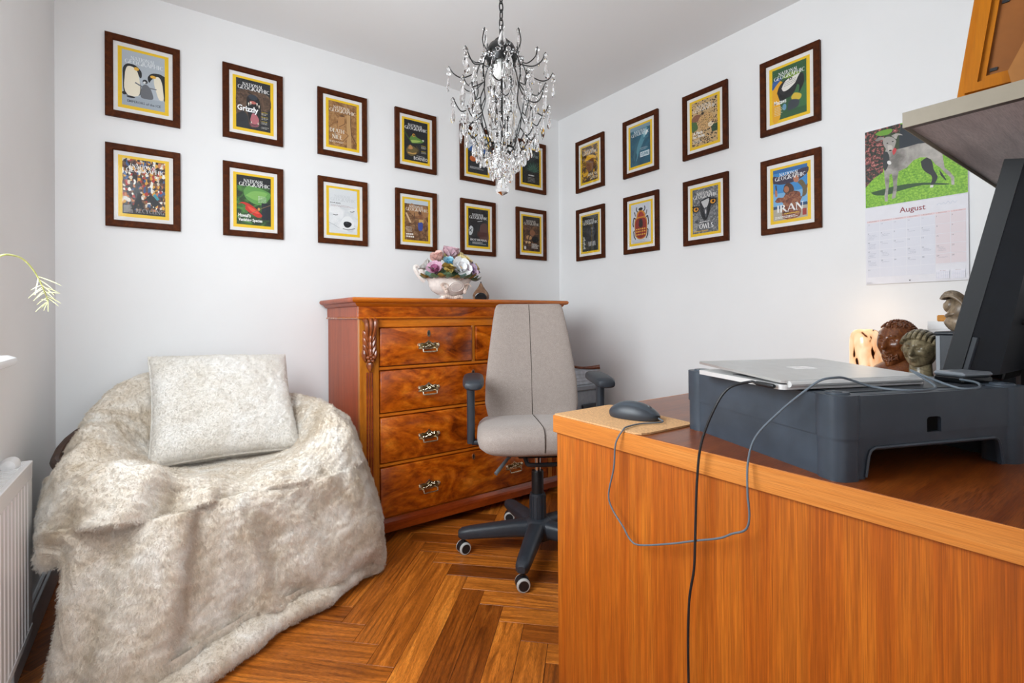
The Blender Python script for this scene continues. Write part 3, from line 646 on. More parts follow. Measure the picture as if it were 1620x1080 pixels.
def mottle(name, cols, sc_=25, dist=1.0, stretch=(1, 1, 1)):
    t = NT(name); t.rough(.5); v = t.coords(stretch); t.l(t.ramp(t.noise(v, sc_, 5, .6, dist), cols), t.b.inputs['Base Color']); return t.m
PM = {
 'crowd': mosaic('print_crowd', ['#2a1c18', '#d8c8b0', '#b5342a', '#38302c', '#e0a53a', '#6a4a3a', '#f0ece0', '#3a5a8a', '#8a5a30', '#1a1614', '#c87a4a', '#5a2a24'], 120),
 'bearfur': mottle('print_bear_fur', [(.3, '#2a1d18'), (.5, '#57402f'), (.7, '#7d6350')], 40, 1.5),
 'leaves': mottle('print_leaves', [(.3, '#0d1a0c'), (.5, '#23451d'), (.65, '#4f8a3a'), (.8, '#86b060')], 22, 1.2),
 'stone': mottle('print_relief', [(.3, '#6a4424'), (.5, '#9a6d3f'), (.7, '#c69a64')], 24, 2.0),
 'snow': mottle('print_snow', [(.3, '#cfd3d6'), (.5, '#e4e6e7'), (.7, '#f2f2f2')], 18, .8),
 'bark': mottle('print_bark', [(.3, '#3a2416'), (.5, '#7a5232'), (.7, '#b08a60')], 30, 1.6),
 'dark': mottle('print_dark', [(.35, '#111214'), (.6, '#2b2a2c'), (.8, '#55504c')], 26, 1.5),
 'brown': mottle('print_brown', [(.3, '#1b120e'), (.5, '#4a2f20'), (.68, '#8a6040'), (.8, '#caa070')], 24, 1.4),
 'sea': mottle('print_sea', [(.3, '#0e3c52'), (.6, '#1d6178'), (.8, '#3a88a0')], 12, .6),
 'leopard': spotted('print_leopard', '#c9a878', '#241810', 105, .34), 'leopard2': spotted('print_leopard_face', '#d3a970', '#2a1a10', 190, .30), 'owl': mottle('print_owl', [(.3, '#2c2e33'), (.5, '#6a6c70'), (.68, '#a8a8a8')], 55, 2.0),
 'gold': mottle('print_gold', [(.35, '#17110c'), (.5, '#5a3a18'), (.6, '#d8a018'), (.8, '#f0cf50')], 30, 1.6),
 'gorilla': mottle('print_gorilla', [(.3, '#0e0f12'), (.55, '#202226'), (.75, '#45484e')], 36, 1.5),
 'grass': mottle('print_grass', [(.3, '#4d8a12'), (.5, '#7cb51f'), (.7, '#a6d640')], 160, .2, (1, 1, .45)),
 'bush': mottle('print_bush', [(.38, '#0c1410'), (.5, '#26301e'), (.56, '#8a3a3a'), (.68, '#d08a80')], 120, .2),
 'hound': mottle('print_hound', [(.32, '#6f6a64'), (.5, '#a09a93'), (.68, '#c2bcb4')], 16, .4),
 'robe': mottle('print_robe', [(.3, '#3a2018'), (.5, '#8a4a30'), (.7, '#b88a60')], 60, 1.2)}
def pmat(k): return PM[k] if k in PM else plain('ink_' + k.lstrip('#'), k, .5, nz=0)
class Art:
    """flat print: layers of ink shapes on paper, u right, v up (unit = picture width), built onto plane T"""
    def __init__(s, T, w, dz=.000012): s.mb = MB(); s.T = T; s.w = w; s.z = 0.0; s.mats = []; s.dz = dz
    def mi(s, k):
        m = pmat(k)
        if m not in s.mats: s.mats.append(m)
        return s.mats.index(m)
    def put(s, pts, fs, k):
        s.z += s.dz; s.mb.add([(x * s.w, y * s.w, s.z) for x, y in pts], fs, s.mi(k), s.T); return s
    def poly(s, k, pts):
        a = sum(pts[i][0] * pts[(i + 1) % len(pts)][1] - pts[(i + 1) % len(pts)][0] * pts[i][1] for i in range(len(pts)))
        if a < 0: pts = pts[::-1]
        return s.put(pts, [tuple(range(len(pts)))], k)
    def sm(s, k, pts, n=3):
        c = cr_spline(list(pts) + [pts[0]], n)[:-1]; return s.poly(k, [tuple(p) for p in c])
    def rect(s, k, x0, x1, y0, y1): return s.poly(k, [(x0, y0), (x1, y0), (x1, y1), (x0, y1)])
    def ell(s, k, cx, cy, rx, ry, rot=0):
        c, q = math.cos(rot), math.sin(rot)
        return s.poly(k, [(cx + rx * math.cos(a) * c - ry * math.sin(a) * q, cy + rx * math.cos(a) * q + ry * math.sin(a) * c) for a in np.linspace(0, 2 * PI, 21)[:-1]])
    def line(s, k, pts, w):
        for a, b_ in zip(pts[:-1], pts[1:]):
            dx, dy = b_[0] - a[0], b_[1] - a[1]; L = math.hypot(dx, dy) or 1; nx, ny = -dy / L * w / 2, dx / L * w / 2
            s.poly(k, [(a[0] + nx, a[1] + ny), (a[0] - nx, a[1] - ny), (b_[0] - nx, b_[1] - ny), (b_[0] + nx, b_[1] + ny)])
        return s
    def text(s, k, t, x0, x1, y0, y1, serif=False, bold=.0, vert=False):
        vs, fs = roman(t) if serif else glyphs(t, bold)
        if vert: pts = [(x1 - (x1 - x0) * b_, y0 + (y1 - y0) * a) for a, b_ in vs]
        else: pts = [(x0 + (x1 - x0) * a, y0 + (y1 - y0) * b_) for a, b_ in vs]
        return s.put(pts, fs, k)
    def small(s, k, x0, x1, y, n, dy=.035, h=.014, seed=1):
        r = random.Random(seed)
        for i in range(n):
            x = x0
            xe = x0 + (x1 - x0) * r.uniform(.7, 1)
            while x < xe:
                l = r.uniform(.03, .07); s.rect(k, x, min(xe, x + l), y - i * dy, y - i * dy + h); x += l + .014
        return s
    def title(s, k='#f2f2f0', y=1.28, x0=.06, x1=.97):
        s.text(k, 'NATIONAL', x0 + .14, x1 - .20, y + .125, y + .225, True); return s.text(k, 'GEOGRAPHIC', x0, x1, y, y + .118, True)
H_ = 1.59
def c_penguin(a):
    a.rect('#b4bcc4', 0, 1, 0, H_); a.rect('#a4aeb8', 0, 1, 0, .30); a.title('#e4e8ea', 1.22)
    a.sm('#15171a', [(.02, .75), (.02, 1.05), (.12, 1.20), (.30, 1.20), (.44, 1.06), (.45, .90), (.41, .86), (.36, .98), (.42, .70), (.44, .55), (.40, .35), (.10, .30), (.03, .45)])
    a.sm('#efe6d0', [(.07, .95), (.12, 1.12), (.24, 1.14), (.34, 1.05), (.40, .80), (.42, .52), (.36, .32), (.14, .30), (.05, .50)]); a.ell('#e8b23a', .33, 1.10, .06, .05); a.ell('#15171a', .20, .26, .10, .03); a.ell('#15171a', .05, .34, .05, .05)
    a.sm('#15171a', [(1, 1.05), (.86, 1.10), (.68, 1.06), (.59, .92), (.63, .78), (.68, .88), (.80, .95), (.92, .60), (1, .30)])
    a.sm('#efe6d0', [(.74, .98), (.86, 1.00), (.93, .85), (.96, .6), (.97, .36), (.86, .34), (.78, .6), (.74, .8)]); a.ell('#e8b23a', .72, .97, .07, .045)
    a.sm('#6a6d72', [(.42, .40), (.46, .62), (.52, .70), (.60, .68), (.68, .55), (.72, .32), (.56, .28), (.44, .30)]); a.line('#6a6d72', [(.46, .62), (.30, .70)], .035); a.line('#6a6d72', [(.64, .62), (.80, .62)], .03)
    a.ell('#15171a', .53, .78, .06, .065); a.ell('#f2f2f2', .52, .755, .035, .035); a.ell('#15171a', .535, .75, .014, .014)
    a.text('#3a4048', 'EMPERORS of the ICE', .12, .90, .10, .17, bold=.01)
def c_recycle(a):
    a.rect('crowd', 0, 1, 0, H_); a.title('#f4f4f2', 1.22, .08, 1.0)
    a.rect('#1c1714', 0, 1, 0, .12); a.sm('#1a1a1e', [(.22, .15), (.30, .45), (.24, .65), (.34, .82), (.42, .60), (.44, .40), (.50, .15), (.40, .18), (.36, .35), (.30, .16)]); a.ell('#1a1a1e', .33, .85, .05, .06)
    a.poly('#17181c', [(.55, .52), (.66, .62), (.88, .38), (.74, .24)]); a.poly('#3a9aa8', [(.70, .60), (.76, .66), (.86, .50), (.80, .46)]); a.rect('#2b2320', .0, .28, 0, .26); a.small('#d8d0c8', .03, .24, .22, 6, .036)
    a.ell('#e8e0d4', .08, .44, .05, .06); a.ell('#e8e0d4', .14, .40, .05, .06); a.text('#9a9698', 'RECYCLING', .30, .97, .05, .17, True)
def c_grizzly(a):
    a.rect('#22242a', 0, 1, 0, H_); a.sm('bearfur', [(0, .4), (0, 1.1), (.15, 1.24), (.5, 1.26), (.85, 1.24), (1, 1.1), (1, .75), (.78, .6), (.70, .3), (.62, .1), (.38, .1), (.34, .4), (.2, .55)])
    a.sm('#0f1013', [(.30, .95), (.34, 1.08), (.48, 1.12), (.64, 1.06), (.70, .85), (.72, .55), (.66, .25), (.52, .16), (.40, .22), (.33, .5), (.30, .75)]); a.sm('#2c3340', [(.33, 1.05), (.40, 1.13), (.55, 1.13), (.62, 1.05), (.55, .97), (.42, .98)])
    a.sm('#b86a72', [(.40, .30), (.46, .52), (.58, .50), (.66, .34), (.60, .20), (.46, .18)]); a.sm('#8a4a58', [(.37, .22), (.52, .14), (.67, .24), (.60, .11), (.44, .10)]); a.ell('#c06a60', .48, .88, .10, .05)
    for x, y in ((.36, .80), (.66, .78), (.42, .84), (.60, .84)): a.sm('#f0ead8', [(x - .02, y + .05), (x + .02, y + .05), (x, y - .06)], 2)
    for x in (.43, .63): a.sm('#f0ead8', [(x - .015, .20), (x + .015, .20), (x, .28)], 2)
    a.title('#f4f4f2', 1.26, .04, .98); a.text('#fafafa', 'Grizzly', .03, .64, .50, .74, bold=.03); a.small('#d8c020', .73, .97, .62, 3, .15); a.small('#c8c8c0', .73, .97, .58, 4, .15); a.small('#c8c8c0', .73, .92, .54, 4, .15)
def c_hawaii(a):
    a.rect('leaves', 0, 1, 0, H_); a.rect('#10141a', 0, 1, 1.25, H_); a.sm('#5f9a48', [(.2, 1.1), (.35, 1.28), (.75, 1.2), (1, 1.05), (.8, .72), (.5, .7), (.25, .88)]); a.sm('#7fb45a', [(.25, .95), (.5, 1.12), (.9, 1.08), (.6, .82)]); a.rect('#131a26', .72, 1, .2, .75)
    a.sm('#c8281c', [(.05, .62), (.14, .72), (.32, .70), (.52, .58), (.66, .44), (.74, .32), (.62, .26), (.48, .33), (.34, .42), (.24, .52), (.26, .62), (.14, .68)]); a.sm('#e85038', [(.30, .62), (.48, .55), (.66, .40), (.52, .40), (.38, .48)])
    a.line('#8a6a48', [(.30, .28), (.62, .52), (1, .72)], .018); a.ell('#d8a058', .64, .54, .035, .05); a.small('#d8dcd0', .62, .92, .95, 5, .045)
    a.title('#f4f4f2', 1.25, .06, .98); a.text('#f2f2ee', "Hawaii's", .05, .40, .24, .36, bold=.03); a.text('#f2f2ee', 'Vanishing Species', .05, .74, .08, .21, bold=.03)
def c_nile(a):
    a.rect('stone', 0, 1, 0, H_); a.rect('#c39a66', .64, .80, 0, 1.2); a.line('#5a3a20', [(.79, 1.25), (.78, .9), (.81, .5), (.98, .2)], .03); a.sm('#b58552', [(.32, .7), (.34, 1.0), (.42, 1.12), (.56, 1.08), (.58, .82), (.52, .70), (.70, .45), (.5, .18), (.3, .3)])
    a.sm('#6e4a2a', [(.36, 1.10), (.46, 1.18), (.56, 1.12), (.46, 1.08)]); a.line('#5a3a20', [(.58, 1.05), (.57, .85), (.36, .70)], .018); a.line('#5a3a20', [(0, .68), (.30, .35), (.46, .16), (.70, .45), (.36, .66)], .016)
    a.title('#f2e8d8', 1.22, .03, .97); a.text('#f4eee0', 'DEATH', .04, .55, .48, .62, True); a.text('#f4eee0', 'NILE', .12, .48, .26, .40, True); a.text('#f4eee0', 'on the', .2, .4, .42, .46); a.small('#e8dcc8', .03, .7, .16, 2)
def c_polar(a):
    a.rect('#dfe2e4', 0, 1, 0, H_); a.title('#ccd0d2', 1.15, .05, .96)
    a.sm('snow', [(0, .25), (0, .85), (.15, .95), (.5, 1.0), (.85, .96), (1, .9), (1, .2), (.75, .08), (.45, .1), (.2, .22)]); a.sm('#eceeee', [(.40, .30), (.44, .48), (.56, .62), (.74, .62), (.86, .48), (.88, .28), (.72, .16), (.52, .18)])
    a.sm('#16171c', [(.50, .36), (.54, .43), (.66, .45), (.78, .41), (.79, .33), (.70, .24), (.60, .23), (.53, .28)]); a.ell('#3a3c44', .62, .39, .05, .02, .1); a.line('#3a3c40', [(.48, .18), (.66, .15), (.92, .22)], .02); a.line('#3a3a3e', [(.13, .66), (.22, .64), (.31, .66)], .022); a.line('#3a3a3e', [(.74, .82), (.82, .81), (.90, .85)], .022)
    a.line('#b8bcc0', [(0, .36), (.15, .30), (.36, .18)], .02); a.text('#2a2a2c', 'POLAR BEARS', .04, .40, 1.06, 1.10, bold=.02); a.small('#9a5a50', .06, .96, 1.0, 2, .04, .008)
def c_frog(a):
    a.rect('#171a1e', 0, 1, 0, H_); a.sm('#5f8a3a', [(.2, .82), (.3, .98), (.42, 1.04), (.55, .95), (.72, .90), (.84, .84), (.70, .76), (.5, .72), (.3, .70)]); a.sm('#a8c060', [(.25, .80), (.45, .84), (.7, .84), (.55, .76), (.32, .72)]); a.ell('#d89a30', .40, 1.02, .06, .06); a.ell('#101010', .41, 1.02, .03, .035); a.ell('#e0dcd0', .80, .88, .04, .03)
    a.sm('#6a5a30', [(.08, .4), (.2, .6), (.45, .55), (.6, .42), (.5, .28), (.3, .18), (.12, .26)]); a.sm('#c08a50', [(.15, .45), (.25, .62), (.36, .5), (.28, .44)]); a.line('#c89a50', [(.15, .30), (.35, .28), (.55, .34)], .05); a.line('#38501e', [(0, 1.1), (.2, .85), (.3, .7)], .05); a.line('#4a3a20', [(.5, .6), (.62, .45), (.52, .3)], .06)
    a.title('#f2f2f0', 1.22, .02, .98); a.small('#d8c020', .72, .98, .66, 1); a.small('#c8c4b8', .72, .98, .62, 3); a.small('#d8c020', .72, .98, .44, 1); a.small('#c8c4b8', .72, .98, .40, 2); a.small('#e8e8e4', .52, .98, .22, 1); a.text('#f2f2f0', 'BORNEO', .40, .99, .06, .19, bold=.005)
def c_herder(a):
    a.rect('bark', 0, 1, 0, H_); a.rect('#c8d4dc', 0, 1, 1.42, H_); a.sm('#a87a50', [(.1, 1.2), (.3, 1.45), (.5, 1.3), (.9, 1.4), (1, 1.0), (.5, .9)]); a.line('#d8b890', [(.06, 1.05), (.25, .68)], .07)
    a.sm('#8a5a38', [(.60, 1.06), (.66, 1.14), (.74, 1.08), (.78, .9), (.74, .74), (.60, .72), (.62, .9)]); a.ell('#5a3624', .64, 1.10, .07, .07); a.line('#8a5a38', [(.64, .95), (.42, .92)], .05); a.line('#9a6a48', [(.74, 1.0), (.88, .85), (.78, .72)], .05); a.rect('#d0a860', .60, .80, .70, .84); a.sm('#3a4fa0', [(.56, .70), (.76, .72), (.74, .40), (.58, .42)]); a.line('#8a5a38', [(.70, .40), (.72, .18)], .05); a.line('#4a3424', [(.40, 1.08), (.46, .36)], .02)
    a.title('#ece6da', 1.15, .04, 1.0); a.small('#d8d0c4', .06, .36, .50, 5, .045); a.small('#f0ece4', .06, .40, .20, 2, .10, .06, 5)
def c_parade(a):
    a.rect('#22242a', 0, 1, 0, H_); a.rect('#d8dce0', 0, 1, 1.0, H_); a.title('#3a4a78', 1.22, .06, .97); a.sm('#2a5aa0', [(0, .95), (.3, 1.2), (.7, 1.1), (1, 1.15), (1, .9), (.6, .95), (.3, .85)]); a.ell('#c8642a', .25, .6, .16, .12); a.ell('#e8e8ea', .55, .7, .12, .2); a.ell('#e8e8ea', .8, .5, .1, .2); a.small('#d8d8d8', .1, .8, .25, 3)
def c_botswana(a):
    a.rect('dark', 0, 1, 0, H_); a.sm('#5a3a34', [(.55, .3), (.6, .9), (.9, 1.0), (1, .7), (1, .25)]); a.sm('#c8ccce', [(.02, .7), (.12, .85), (.24, .75), (.18, .5), (.05, .45)]); a.line('#1a1c20', [(.04, .6), (.2, .75)], .03); a.line('#1a1c20', [(.03, .72), (.18, .58)], .03); a.rect('#4a2420', .45, .95, .42, .62); a.rect('#20303a', 0, 1, 0, .18); a.line('#d8dcdc', [(.45, 1.05), (.7, 1.1)], .02)
    a.title('#f0f0ee', 1.16, .05, .97); a.text('#f4f4f2', 'BOTSWANA', .10, .92, .22, .31, True); a.small('#e0e0dc', .2, .9, .16, 3)
def c_agave(a):
    a.rect('#15181a', 0, 1, 0, H_); a.title('#8a9a94', 1.24, .06, .97)
    for k in range(15):
        t = PI * k / 14; a.poly('#3f6a58' if k % 2 else '#2c4a40', [(.62 + .05 * math.cos(t + 1.6), .60 + .05 * math.sin(t + 1.6)), (.62 + .48 * math.cos(t), .62 + .5 * math.sin(t)), (.62 + .05 * math.cos(t - 1.6), .60 + .05 * math.sin(t - 1.6))])
    a.small('#e8ecea', .35, .78, .37, 1, .06, .05, 3); a.small('#c8ccc8', .3, .85, .28, 4, .06, .012)
def c_feast(a):
    a.rect('brown', 0, 1, 0, H_); a.rect('#2a1d18', 0, 1, 1.2, H_); a.ell('#b88a5a', .35, .62, .16, .10); a.ell('#0e0c0c', .72, .55, .20, .16); a.ell('#8a5a3a', .55, .85, .16, .14); a.ell('#d0a878', .3, .4, .16, .06); a.line('#3a2c20', [(.2, .1), (.4, .8)], .05)
    a.title('#d8d0c4', 1.2, .06, .97); a.small('#e8e4da', .5, .96, .32, 4, .06, .03); a.ell('#d8d4d0', .12, .14, .06, .08)
def c_gold(a):
    a.rect('gold', 0, 1, 0, H_); a.title('#f0ece0', 1.22, .04, .97); a.sm('#7a4a2a', [(.3, .6), (.28, .9), (.45, 1.05), (.7, 1.0), (.78, .75), (.66, .5), (.45, .42)]); a.sm('#e8b020', [(.2, 1.0), (.4, 1.18), (.75, 1.12), (.9, .98), (.6, 1.0), (.35, .95)]); a.ell('#1a100a', .50, .88, .05, .02); a.ell('#1a100a', .66, .86, .04, .02); a.ell('#e0a818', .25, .35, .18, .08, .3); a.text('#f2ead4', 'AFRICAN', .36, .95, .24, .36, True); a.text('#f2ead4', 'GOLD', .50, .97, .08, .20, True)
def c_gorilla(a):
    a.rect('#141c1a', 0, 1, 0, H_); a.sm('gorilla', [(.25, .3), (.25, .9), (.4, 1.2), (.7, 1.22), (.9, 1.0), (.95, .5), (.8, .2), (.4, .2)]); a.sm('#3c4046', [(.42, .75), (.48, 1.02), (.68, 1.06), (.82, .92), (.78, .70), (.6, .62)]); a.ell('#0a0a0c', .56, .92, .05, .03); a.ell('#0a0a0c', .74, .92, .05, .03); a.ell('#15171a', .64, .76, .1, .06); a.ell('#8a9096', .62, 1.0, .04, .03)
    for k in range(5): a.line('#b8b8b4', [(.42 + k * .09, .42), (.44 + k * .09, .22)], .05)
    a.title('#e8eae6', 1.2, .05, .98); [a.rect('#d8dcd8', .06 + .02 * (k % 2), .20 - .03 * ((k * 7) % 3), .12 + k * .062, .155 + k * .062) for k in range(9)]
def c_dolphin(a):
    a.rect('sea', 0, 1, 0, H_); a.rect('#7a98a8', 0, 1, 1.44, H_); a.sm('#4f8a9a', [(.30, .55), (.40, .85), (.55, 1.12), (.70, 1.36), (.84, 1.48), (.86, 1.30), (.76, 1.05), (.60, .80), (.44, .52), (.36, .28), (.28, .18), (.34, .40)]); a.sm('#9ac4cc', [(.66, 1.2), (.8, 1.42), (.80, 1.25), (.70, 1.05)]); a.line('#3a7080', [(.62, 1.0), (.9, 1.05)], .05); a.sm('#2c6070', [(.14, .4), (.28, .9), (.48, 1.1), (.40, .85), (.28, .55), (.22, .2)]); a.ell('#e0eaea', .82, 1.22, .05, .10, -.5)
    a.title('#eef2f2', 1.20, .05, .96); a.small('#d0dce0', .50, .92, .66, 3, .04, .01); a.rect('#d8e4e8', .50, .95, .30, .50); a.text('#2a6a80', 'DOLPHINS', .53, .92, .33, .47, bold=.03)
def c_beetle(a):
    a.rect('#cdd0d6', 0, 1, 0, H_)
    for s_ in (-1, 1):
        X = lambda x: .5 + s_ * x
        a.line('#1c1814', [(X(.12), 1.22), (X(.22), 1.34), (X(.20), 1.46)], .045); a.line('#1c1814', [(X(.20), .95), (X(.34), 1.05), (X(.40), .80), (X(.36), .68)], .05); a.line('#1c1814', [(X(.22), .55), (X(.36), .50), (X(.34), .28), (X(.26), .16)], .045); a.line('#1c1814', [(X(.26), 1.10), (X(.32), 1.28)], .04)
    a.sm('#c8821e', [(.22, .30), (.18, .75), (.24, 1.00), (.50, 1.06), (.76, 1.00), (.82, .75), (.78, .30), (.62, .16), (.38, .16)]); a.sm('#8a1e14', [(.25, .32), (.22, .75), (.28, .96), (.5, 1.0), (.72, .96), (.78, .75), (.75, .32), (.60, .20), (.40, .20)]); a.sm('#c8821e', [(.28, 1.02), (.32, 1.22), (.50, 1.32), (.68, 1.22), (.72, 1.02)]); a.sm('#a02a18', [(.34, 1.06), (.40, 1.2), (.5, 1.26), (.6, 1.2), (.66, 1.06)]); a.ell('#1c1814', .5, 1.36, .11, .06); a.sm('#2a1614', [(.40, .68), (.42, .92), (.5, .96), (.58, .92), (.60, .68), (.5, .62)])
    for y in (.34, .46, .56):
        for x in (.30, .40, .5, .60, .70): a.ell('#e8b83a', x, y, .035, .028)
    a.line('#2a1614', [(.5, .18), (.5, .66)], .014); a.text('#4a4a50', 'National Geographic', .08, .75, .10, .13); a.small('#6a6a70', .08, .95, .05, 2, .03, .008)
def c_leopard(a):
    a.rect('leopard', 0, 1, 0, H_); a.sm('#4a6a3a', [(0, .55), (0, 1.0), (.2, .85), (.22, .6)]); a.rect('#2f4a30', .78, 1, .35, .62); a.sm('#8a5a42', [(.0, 1.05), (.16, 1.14), (.34, 1.08), (.36, .94), (.18, .88), (.0, .94)]); a.sm('leopard2', [(.20, .80), (.30, .98), (.44, 1.10), (.62, 1.12), (.80, 1.0), (.86, .78), (.80, .58), (.60, .50), (.36, .54)]); a.sm('#e8d8bc', [(.64, .70), (.78, .74), (.86, .66), (.78, .56), (.66, .58)]); a.ell('#4a2a20', .82, .70, .05, .03); a.ell('#d8b040', .56, .86, .035, .03); a.ell('#15100c', .56, .86, .016, .024); a.ell('#d8b040', .76, .88, .03, .03); a.ell('#15100c', .76, .88, .014, .024); a.sm('#2a1c14', [(.38, 1.04), (.40, 1.16), (.50, 1.12)]); a.line('#2a1c14', [(.70, .62), (.80, .63)], .012)
    a.title('#e8e4dc', 1.22, .04, .97); a.text('#f2f0ea', 'A Place', .05, .42, .42, .53, bold=.03); a.text('#f2f0ea', 'for Parks', .05, .50, .29, .40, bold=.03); a.small('#e0dcd0', .05, .4, .22, 4)
def c_owl(a):
    a.rect('owl', 0, 1, 0, H_); a.sm('#1e2026', [(.30, 1.15), (.5, 1.22), (.74, 1.2), (.7, .8), (.55, .45), (.4, .5), (.3, .8)]); a.sm('#c8c8c8', [(.34, 1.12), (.5, 1.16), (.66, 1.18), (.60, .95), (.5, .85), (.42, .95)]); a.sm('#5a5c62', [(.44, .82), (.52, .90), (.58, .82), (.53, .52)]); a.ell('#d8d8d8', .52, .74, .02, .08)
    for x, y in ((.14, .88), (.80, 1.06)): a.ell('#15161a', x, y, .15, .12); a.ell('#e0982a', x, y, .10, .085); a.ell('#0c0c0e', x + .01, y, .045, .045); a.line('#15161a', [(x - .15, y + .10), (x + .15, y + .07)], .05)
    a.title('#ecebe8', 1.24, .03, .98); a.ell('#8a8a88', .12, .58, .1, .08); a.text('#f4f4f2', 'OWLS', .26, .82, .15, .33, True); a.small('#ecebe8', .28, .8, .38, 1, .03, .025); a.small('#e0b030', .05, .8, .06, 1, .03, .03); a.small('#e0dcd0', .03, .22, .35, 7, .045)
def c_macaw(a):
    a.rect('#2e5a34', 0, 1, 0, H_); a.rect('#3a6e40', .55, 1, .2, .9); a.sm('#e8a818', [(0, 1.05), (.15, 1.2), (.3, 1.15), (.34, .9), (.22, .65), (.25, .3), (.2, 0), (0, 0)]); a.sm('#2a5a9a', [(0, 1.2), (.1, 1.3), (.3, 1.28), (.12, 1.1), (0, .98)]); a.sm('#7a9a2a', [(.3, 1.25), (.5, 1.36), (.75, 1.3), (.82, 1.2), (.5, 1.2)]); a.sm('#18191c', [(.14, .85), (.22, 1.05), (.4, 1.18), (.62, 1.18), (.75, 1.1), (.7, .8), (.55, .62), (.4, .6), (.25, .55)])
    a.sm('#e8e4dc', [(.28, .95), (.40, 1.14), (.6, 1.2), (.84, 1.22), (.72, 1.02), (.5, .86), (.34, .84)]); [a.line('#5a5854', [(.34 + k * .01, .98 + k * .05), (.56, 1.0 + k * .055), (.70, 1.04 + k * .045)], .01) for k in range(3)]; a.ell('#18191c', .55, 1.16, .05, .035); a.ell('#e8e4dc', .55, 1.16, .02, .02); a.sm('#17181b', [(.68, .98), (.82, 1.22), (.92, 1.15), (.93, .92), (.86, .75), (.78, .64), (.80, .85), (.74, .92)]); a.sm('#d8b838', [(.56, .58), (.66, .68), (.85, .58), (.82, .45), (.62, .42)]); a.sm('#3a4048', [(.45, .2), (.48, .45), (.62, .50), (.80, .40), (.72, .22)]); a.ell('#6a9ab8', .36, .35, .06, .10)
    a.title('#f4f4f2', 1.24, .05, .96); a.text('#f6f6f4', 'Macaws', .05, .42, .48, .62, bold=.02); a.small('#e8e0c0', .06, .34, .40, 6, .05)
def c_iran(a):
    a.rect('#3a8ac8', 0, 1, 0, H_); a.rect('#7ab0d8', 0, 1, .45, .85); a.rect('#2a4a70', 0, 1, .36, .45); a.rect('#b0a898', 0, 1, .0, .36); a.sm('#3c3248', [(0, 1.18), (.3, 1.10), (.7, 1.14), (1, 1.30), (1, 1.5), (.6, 1.42), (.2, 1.36), (0, 1.40)]); a.rect('#2c6aa8', 0, 1, 1.48, H_)
    a.sm('robe', [(.05, .62), (.14, .72), (.30, .70), (.40, .84), (.55, .86), (.78, .78), (.82, .62), (.98, .80), (.99, .98), (.80, .50), (.78, .05), (.28, .05), (.30, .52), (.12, .56)]); a.sm('#6a5a3a', [(.72, 1.08), (.84, 1.14), (.97, .92), (.98, .7), (.86, .62), (.86, .88)]); a.sm('#4a2c20', [(.30, .90), (.34, 1.06), (.46, 1.12), (.58, 1.02), (.62, .86), (.5, .82), (.40, .78)]); a.ell('#a86a4a', .40, .93, .075, .10, .2)
    a.sm('#b87858', [(.62, 1.12), (.60, 1.24), (.66, 1.30), (.74, 1.26), (.76, 1.14), (.70, 1.08)]); a.sm('#b87858', [(.06, .76), (.05, .92), (.08, 1.02), (.12, .92), (.12, .76)]); a.line('#3a3028', [(.10, .95), (.08, 1.12)], .04)
    a.title('#f4f4f2', 1.24, .05, .96); a.text('#f6f6f4', 'IRAN', .10, .90, .24, .48, True); a.small('#e8c030', .32, .9, .17, 1, .03, .025); a.small('#f0f0ec', .05, .85, .10, 2, .04, .02); a.rect('#a03028', .86, .97, .06, .26)
# ------------------------------------------------------------------ framed magazine covers
FW, FH = .2571, .345
fm = MB(); bw = .027
prof = [(0, 0, 0), (0, 0, .015), (.003, 0, .017), (.023, 0, .016), (.027, 0, .012), (.027, 0, 0)]
rg = []
for cx, cy in ((0, 0), (1, 0), (1, 1), (0, 1)):
    rg.append([((q[0] if cx == 0 else FW - q[0]), (q[0] if cy == 0 else FH - q[0]), q[2]) for q in prof])
P4 = np.array(rg); fm.grid(P4, 0, cu=True)
fm.f = [f[::-1] for f in fm.f]
frame_me = fm.mesh('frame', M['frame'], 30)
mat_me = MB().box(bw - .001, FW - bw + .001, bw - .001, FH - bw + .001, .002, .008).mesh('mat_board', M['matboard'], 0)
gl_me = MB().box(bw - .001, FW - bw + .001, bw - .001, FH - bw + .001, .0105, .0120).mesh('glass', M['glazing'], 0)
cov_me = MB().box(.0415, FW - .0415, .0435, FH - .0435, .0078, .0083).mesh('magazine_cover', plain('cover_yellow', '#f0c410', .45, nz=0), 0)
def pic(org, xd, label, fn):
    T = frame3(org, xd, (0, 0, 1), Vector(xd).cross(Vector((0, 0, 1))))
    t = thing('framed_picture', label, 'picture', group='framed magazine covers')
    t.matrix_basis = T
    link('frame', frame_me, t); link('mat_board', mat_me, t); cv = link('magazine_cover', cov_me, t); link('glass', gl_me, t)
    w_ = FW - .083 - .0275
    a = Art(Matrix.Translation((.0415 + .01375, .0435 + .0138, .0083)), w_); fn(a)
    a.mb.build('printed_picture', a.mats, cv, angle=0)
tb = (1.0 + 1.1925, 1.0 + .7347); tr = (1.0 + 1.1796, 1.0 + .7197)
